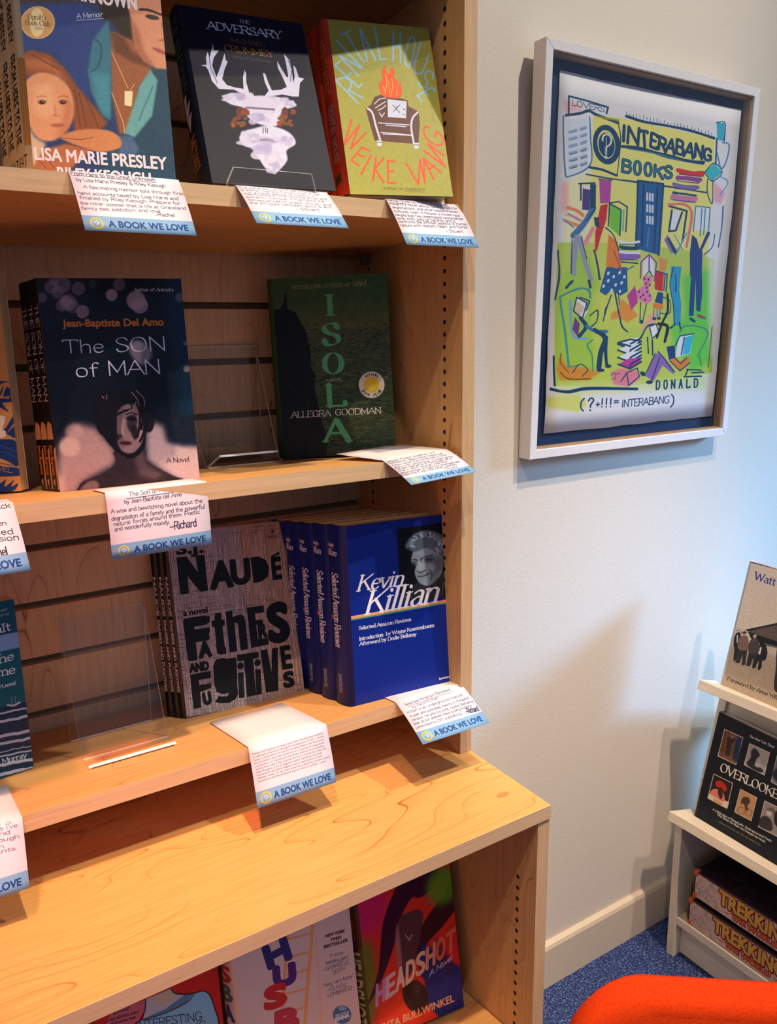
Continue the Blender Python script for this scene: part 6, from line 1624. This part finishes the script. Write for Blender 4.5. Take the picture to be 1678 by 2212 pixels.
card('white staff card angled out below the blue portrait hardcover, bottom shelf', (-.1200, .0064, -.3188), (.1062, -.0006, -.0008), (-.0009, -.0624, -.0313), (0, .05), .137, a)
V6 = (0, 700, 4.1)
a = make_card_art('card_print_6', [(-195, 1110), (28, 1083), (66.3, 1203.7), (-150, 1250)], .105, .068, [
    (V6, 'This epic will unpack', -500, 1690, 108, 1608, 44), (V6, 'the age old tale', -500, 1755, 34, 1690, 40), (V6, 'of the sea, and when', -480, 1810, 90, 1740, 40), (V6, 'a single minded', -420, 1855, 142, 1806, 44), (V6, 'crew, this version', -420, 1910, 184, 1850, 44), (V6, '-Rachel', -60, 1985, 118, 1962, 66)], frac=.26, ink=(40, 40, 60))
card('white staff card below the blue wave paperback, cut off at left edge, middle shelf', (-.6500, .0064, .0010), (.105, .003, 0), (.0045, -.034, -.0587), (0, .05), .088, a)
V9 = (0, 1240, 3.07)
a = make_card_art('card_print_9', [(-130, 1815), (47, 1761), (62.5, 1911.7), (-110, 1965)], .100, .068, [
    (V9, 'by Ronald S.', -200, 1690, 108, 1632, 24), (V9, "one of the best books I've", -300, 1745, 124, 1660, 26), (V9, 'read, moving and', -300, 1775, 94, 1702, 26), (V9, 'sweeping us through', -300, 1812, 138, 1735, 26), (V9, 'rough', -60, 1815, 68, 1790, 24), (V9, 'seas of migrants.', -250, 1890, 132, 1808, 26), (V9, '- Stuart', -150, 1985, 14, 1945, 26)], frac=.25, ink=(96, 84, 120))
card('pinkish staff card below the teal paperback, cut off at left edge, bottom shelf', (-.6770, .0064, -.3188), (.1055, -.004, 0), (-.004, -.030, -.0600), (-.003, .10), .137, a)

# ------------------------------------------------------------------ clear acrylic easels
def easel(label, o, yaw, slope, W, prof, x0=0.0):
    """one bent sheet: prof = list of (depth back, height) points from the rear foot over the top to the front lip"""
    e = empty('book_easel', o, label, 'book stand', 'clear acrylic book easels')
    e.rotation_euler = (0, 0, yaw)
    th = .0034
    def ribbon(idx, chamfer=0.0):
        bm = bmesh.new()
        pts = [Vector((0, prof[i][0], prof[i][1])) for i in idx]
        nrm = []
        for i in range(len(pts)):
            a = pts[max(0, i - 1)]; b = pts[min(len(pts) - 1, i + 1)]
            t = (b - a).normalized(); nrm.append(Vector((0, -t.z, t.y)))
        rows = []
        for i, p in enumerate(pts):
            c = chamfer if i == len(pts) - 1 else 0
            q = p + nrm[i] * th
            rows.append([bm.verts.new((c, p.y, p.z)), bm.verts.new((W - c, p.y, p.z)), bm.verts.new((W - c, q.y, q.z)), bm.verts.new((c, q.y, q.z))])
        for i in range(len(rows) - 1):
            a, b = rows[i], rows[i + 1]
            for j, mi in ((0, 0), (1, 1), (2, 0), (3, 1)):
                f = bm.faces.new((a[j], a[(j + 1) % 4], b[(j + 1) % 4], b[j])); f.material_index = mi
        for r_ in (rows[0], rows[-1]):
            f = bm.faces.new(r_); f.material_index = 1
        return bm
    return e, ribbon
def smooth_prof(P, r=.006):
    out = [P[0]]
    for i in range(1, len(P) - 1):
        a, b, c = (np.array(P[k], float) for k in (i - 1, i, i + 1))
        p0 = b + (a - b) / np.linalg.norm(a - b) * r; p2 = b + (c - b) / np.linalg.norm(c - b) * r
        for t in (0, .33, .66, 1): out.append(tuple(p0 * (1 - t) ** 2 + b * 2 * t * (1 - t) + p2 * t * t))
    out.append(P[-1]); return out
def make_easel(label, o, yaw, W, H, lean, slope, rear, lip, chamfer=.006):
    top = (H * math.sin(lean), H * math.cos(lean))
    fr = [(rear, -slope * rear + .0012), top, (0, .0012)]
    lp = [(0, .0012), (-lip[0], slope * lip[0] + .0012 + lip[1] * .0), (-lip[0] - lip[2], slope * lip[0] + lip[1])]
    prof = smooth_prof(fr + lp[1:], .005)
    e, rib = easel(label, o, yaw, slope, W, prof)
    k = 1 + 4 + 4 - 2
    mesh_obj('stand_back', rib(list(range(0, 5))), [ACRYL, ACRYL_EDGE], e)
    mesh_obj('front_plate', rib(list(range(4, 8))), [ACRYL, ACRYL_EDGE], e)
    mesh_obj('lip', rib(list(range(7, len(prof))), chamfer), [ACRYL, ACRYL_EDGE], e)
    return e
make_easel('empty clear acrylic book easel standing left on the bottom shelf', (-.4905, .1174, -.3352), 0.0, .102, .1749, .3677, .137, .075, (.030, .006, .006))
make_easel('empty clear acrylic book easel between the portrait and cliff books, middle shelf', *EASEL_A)
make_easel('clear acrylic easel whose lip holds the navy antler hardcover, top shelf', (-.3090, .0560, .2966), -.06, .098, .13, .45, .082, .060, (.040, .020, .006))

# ------------------------------------------------------------------ framed painting
def frame():
    e = empty('picture_frame', (.665, WALL_Y - .001, .2754), 'white box frame holding a colourful painted bookshop street, hung on the wall', 'picture')
    x0, x1, z0, z1 = .3680, .9554, -.0804, .6280
    lean = math.atan2(.016, z1 - z0)
    d = .0305; rail = .0168
    def f(x, y, z):   # y: depth out from the wall at the bottom
        t = z - z0
        return (x, WALL_Y - .0015 - y - math.tan(lean) * t, z)
    def mit(pts2, y0, y1):
        bm = bmesh.new()
        a = [bm.verts.new(f(x, y0, z)) for x, z in pts2]; b = [bm.verts.new(f(x, y1, z)) for x, z in pts2]
        n = len(pts2)
        for i in range(n): bm.faces.new((a[i], a[(i + 1) % n], b[(i + 1) % n], b[i]))
        bm.faces.new(a); bm.faces.new(b)
        bmesh.ops.bevel(bm, geom=bm.edges[:], offset=.0006, segments=1, affect='EDGES')
        return bm
    o4 = [(x0, z0), (x1, z0), (x1, z1), (x0, z1)]
    i4 = [(x0 + rail, z0 + rail), (x1 - rail, z0 + rail), (x1 - rail, z1 - rail), (x0 + rail, z1 - rail)]
    def P(n, bm, m):
        o = mesh_obj(n, bm, m, e); o.matrix_parent_inverse = Matrix.Translation(e.location).inverted(); return o
    for k in range(4):
        j = (k + 1) % 4
        P('frame_rail', mit([o4[k], o4[j], i4[j], i4[k]], 0, d), WHITE_FRAME)
    for k in range(4):   # bare wood spacer inside
        j = (k + 1) % 4
        s4 = [(x0 + rail + .003, z0 + rail + .003), (x1 - rail - .003, z0 + rail + .003), (x1 - rail - .003, z1 - rail - .003), (x0 + rail + .003, z1 - rail - .003)]
        P('spacer', mit([i4[k], i4[j], s4[j], s4[k]], .006, d - .006), RABBET)
    P('mat_board', mit([(x0 + rail, z0 + rail), (x1 - rail, z0 + rail), (x1 - rail, z1 - rail), (x0 + rail, z1 - rail)], .003, .0055), NAVY)
    art = art_poster()
    pm = print_mat(art.name, art, .65, .2)
    px0, px1, pz0, pz1 = PAPER_BOX
    bm = bmesh.new(); uvl = bm.loops.layers.uv.new('uv')
    nx, nz = 14, 18
    rr = random.Random(3)
    G_ = [[None] * (nx + 1) for _ in range(nz + 1)]
    for i in range(nz + 1):
        for j in range(nx + 1):
            u, v = j / nx, i / nz
            jx = rr.uniform(-.0012, .0012) if j in (0, nx) else 0; jz = rr.uniform(-.001, .001) if i in (0, nz) else 0
            wav = .0010 * math.sin(u * 5 + v * 3) + .0008 * math.sin(v * 11)
            G_[i][j] = (bm.verts.new(f(px0 + (px1 - px0) * u + jx, .0095 + wav, pz0 + (pz1 - pz0) * v + jz)), u, v)
    for i in range(nz):
        for j in range(nx):
            q = [G_[i][j], G_[i][j + 1], G_[i + 1][j + 1], G_[i + 1][j]]
            fc = bm.faces.new([t[0] for t in q]); fc.smooth = True
            for lp, t in zip(fc.loops, q): lp[uvl].uv = (t[1], t[2])
    me = bpy.data.meshes.new('painting'); bm.to_mesh(me); bm.free(); me.materials.append(pm)
    o = link(bpy.data.objects.new('painting', me), e); o.matrix_parent_inverse = Matrix.Translation(e.location).inverted()
    sol = o.modifiers.new('thickness', 'SOLIDIFY'); sol.thickness = .0006
    bm = bmesh.new()
    vs_ = [bm.verts.new(f(x, d - .005, z)) for x, z in i4]; bm.faces.new(vs_)
    P('glass_pane', bm, GLASS)
frame()

# ------------------------------------------------------------------ cream display stand at the right
YE = .2385
st = empty('display_stand', (.95, 0, FLOOR_Z), 'cream tiered display stand with books and games, at the right edge by the wall', 'display stand')
def ybox(name, prof, y0, y1, mat=CREAM_WOOD, parent=st, bev=True):
    bm = extrude_profile(prof, lambda p, t: (p[0], y0 + (y1 - y0) * t, p[1]))
    if bev: bmesh.ops.bevel(bm, geom=bm.edges[:], offset=.0007, segments=1, affect='EDGES')
    return part(name, bm, mat, parent)
YB = -.42
XF = .792
ybox('side_panel', [(XF, FLOOR_Z), (XF, -.962), (1.22, -1.084), (1.22, FLOOR_Z)], YE - .019, YE)
ybox('side_panel', [(XF, FLOOR_Z), (XF, -.962), (1.22, -1.084), (1.22, FLOOR_Z)], YB, YB + .019)
sl = .285
def deck(x0, z0, L, name='deck'):
    x1 = x0 + L
    nx, nz = -.0215 * math.sin(math.atan(sl)), -.0215 * math.cos(math.atan(sl))
    ybox(name, [(x0, z0), (x1, z0 - sl * L), (x1 + nx, z0 - sl * L + nz), (x0 + nx, z0 + nz)], YB - .008, YE + .010)
deck(.782, -.934, .40)
deck(.855, -.626, .36)
ls_ = .255
for y0, y1 in ((YE - .019, YE), (YB, YB + .019)):
    ybox('upright', [(.857, -.957), (.924, -.668), (1.15, -.735), (1.15, -1.03)], y0, y1)
ybox('back_panel', [(.866, -.958), (.932, -.672), (.944, -.676), (.878, -.962)], YB + .0195, YE - .0195)
ybox('lower_shelf', [(.797, -1.204), (1.2, -1.204), (1.2, -1.224), (.797, -1.224)], YB + .0195, YE - .0195)
ybox('toe_board', [(.815, -1.225), (.832, -1.225), (.832, FLOOR_Z + .004), (.815, FLOOR_Z + .004)], YB + .0195, YE - .0195)
ybox('rear_panel', [(1.10, -1.03), (1.112, -1.035), (1.112, FLOOR_Z), (1.10, FLOOR_Z)], YB + .0195, YE - .0195)

WA = OVER_S
book('hardcover_book', WA, .022, 0, True, art_overlooked(), None, (17, 24, 34), ['large black hardcover with a grid of photographs, on the lower deck of the cream stand'], rough=.35)
book('hardcover_book', WATT_S, .022, 0, True, art_ranch(), None, (214, 204, 190), ['large beige hardcover with a ranch photograph, on the upper deck of the cream stand'], rough=.4)

GSIDE = print_mat('game_side', art_game(), .4); GTOP = print_mat('game_lid', art_game_top(), .3)
GDARK = plain('game_box_edge', (70, 44, 44), .5); GCORN = plain('game_box_corner', (206, 96, 46), .5)
def game_box(label, x, y1, z, dx):
    w, dpt, h = .300, .255, .0665
    e = empty('game_box', (x, y1 - w / 2, z), label, 'board game', 'board game boxes on the stand shelf')
    P = lambda n, bm, m: mesh_obj(n, bm, m, e)
    P('tray', box_bm(.002, dpt - .002, -w / 2 + .002, w / 2 - .002, 0, .05), GDARK)
    bm = bmesh.new(); uvl = bm.loops.layers.uv.new('uv')
    def q(pts, uvs, m):
        f = bm.faces.new([bm.verts.new(p) for p in pts]); f.material_index = m
        for lp, u in zip(f.loops, uvs): lp[uvl].uv = u
    a = w / 2; U = [(0, 0), (1, 0), (1, 1), (0, 1)]; z0 = .0012
    q([(0, a, z0), (0, -a, z0), (0, -a, h), (0, a, h)], U, 0)
    q([(dpt, -a, z0), (dpt, a, z0), (dpt, a, h), (dpt, -a, h)], U, 0)
    q([(dpt, a, z0), (0, a, z0), (0, a, h), (dpt, a, h)], U, 2)
    q([(0, -a, z0), (dpt, -a, z0), (dpt, -a, h), (0, -a, h)], U, 2)
    q([(0, a, h), (0, -a, h), (dpt, -a, h), (dpt, a, h)], U, 1)
    me = bpy.data.meshes.new('lid'); bm.to_mesh(me); bm.free()
    for m in (GSIDE, GTOP, GDARK): me.materials.append(m)
    lid = link(bpy.data.objects.new('lid', me), e)
    P = lambda n, bm, m: mesh_obj(n, bm, m, lid)
    for zz in (.004, h - .006):
        for yy in (a, -a):
            P('corner_cap', box_bm(-.0014, .012, yy - .009 if yy > 0 else yy - .0014, yy + .0014 if yy > 0 else yy + .009, zz - .006, zz + .0075, bevel=.002), GCORN)
    for yy in (a + .0006,):
        P('edge_trim', box_bm(-.001, .001, a - .003, a + .0008, .010, h - .012), GDARK)
    P('edge_trim', box_bm(-.0012, .003, -a + .01, a - .01, h - .003, h + .0006), GDARK)
    return e
game_box('upper of two adventure board game boxes with tan sides, under the cream stand deck', .806, .1868, -1.1285, 0)
game_box('lower of two adventure board game boxes with tan sides, on the stand shelf', .802, .1930, -1.2035, 0)

# ------------------------------------------------------------------ orange felt chair in the foreground
def felt():
    m, nt, b = new_mat('orange_felt')
    N, L = nt.nodes, nt.links
    tc = N.new('ShaderNodeTexCoord'); nz = N.new('ShaderNodeTexNoise'); nz.inputs['Scale'].default_value = 500; nz.inputs['Detail'].default_value = 5
    rp = N.new('ShaderNodeValToRGB'); rp.color_ramp.elements[0].position = .3; rp.color_ramp.elements[1].position = .7
    rp.color_ramp.elements[0].color = lin((212, 52, 12)); rp.color_ramp.elements[1].color = lin((238, 70, 18))
    L.new(tc.outputs['Object'], nz.inputs['Vector']); L.new(nz.outputs['Fac'], rp.inputs[0]); L.new(rp.outputs[0], b.inputs['Base Color'])
    b.inputs['Roughness'].default_value = .95; b.inputs['Specular IOR Level'].default_value = .1
    bp = N.new('ShaderNodeBump'); bp.inputs['Strength'].default_value = .4; bp.inputs['Distance'].default_value = .001
    L.new(nz.outputs['Fac'], bp.inputs['Height']); L.new(bp.outputs[0], b.inputs['Normal'])
    return m
FELT = felt()
ch = empty('lounge_chair', (0, 0, FLOOR_Z), 'orange felt chair with rounded backrest at the bottom right corner', 'chair')
ch.location = (CH[0], CH[1], FLOOR_Z); ch.rotation_euler = (0, 0, CH[2])
def slab(w, h, r, t, bow, f, name, cap=.006):
    """rounded rectangle w x h (corner radius r), thickness t, mapped by f(x,y,z)"""
    pts = []
    for cx, cy, a0 in ((w / 2 - r, h - r, 0), (-w / 2 + r, h - r, 90), (-w / 2 + .02, .02, 180), (w / 2 - .02, .02, 270)):
        rr_ = r if a0 < 180 else .02
        for k in range(9):
            a = R(a0 + k * 90 / 8); pts.append((cx + rr_ * math.cos(a), cy + rr_ * math.sin(a)))
    bm = bmesh.new()
    cxm, cym = 0, h / 2
    rings = []
    for sc, d in ((.90, t / 2), (.975, t / 2 * .93), (1, t / 4), (1, -t / 4), (.975, -t / 2 * .93), (.90, -t / 2)):
        rings.append([bm.verts.new((cxm + (x - cxm) * sc, d, cym + (y - cym) * sc)) for x, y in pts])
    n = len(pts)
    for a, b in zip(rings, rings[1:]):
        for i in range(n): bm.faces.new((a[i], a[(i + 1) % n], b[(i + 1) % n], b[i]))
    bm.faces.new(rings[0]); bm.faces.new(list(reversed(rings[-1])))
    for v in bm.verts: v.co = Vector(f(v.co.x, v.co.y + bow * (v.co.x / (w / 2)) ** 2, v.co.z))
    return mesh_obj(name, bm, FELT, ch, True)
BT = CH[3] - FLOOR_Z
slab(.60, .34, .085, .045, -.03, lambda x, y, z: (x, y + (z - .34) * .18, BT - .34 + z), 'backrest')
slab(.56, .50, .06, .07, 0, lambda x, y, z: (x, -z - .045, .42 + y), 'seat')
METAL = plain('chair_leg_metal', (60, 60, 64), .35, .03)
for sx in (-1, 1):
    for sy in (-.08, -.46):
        bm = bmesh.new()
        bmesh.ops.create_cone(bm, cap_ends=True, segments=16, radius1=.009, radius2=.013, depth=.40)
        for v in bm.verts: v.co = Vector((v.co.x + sx * (.22 + (.2 - v.co.z) * .08), v.co.y + sy + (-1 if sy < -.2 else 1) * (.2 - v.co.z) * .06, v.co.z + .2))
        mesh_obj('leg', bm, METAL, ch, True)
for sx in (-1, 1):
    mesh_obj('back_bracket', box_bm(sx * .17 - .015, sx * .17 + .015, -.06, -.045, .40, .55, bevel=.003, f=lambda x, y, z: (x, y + (z - .55) * .1 + .0, z)), METAL, ch)
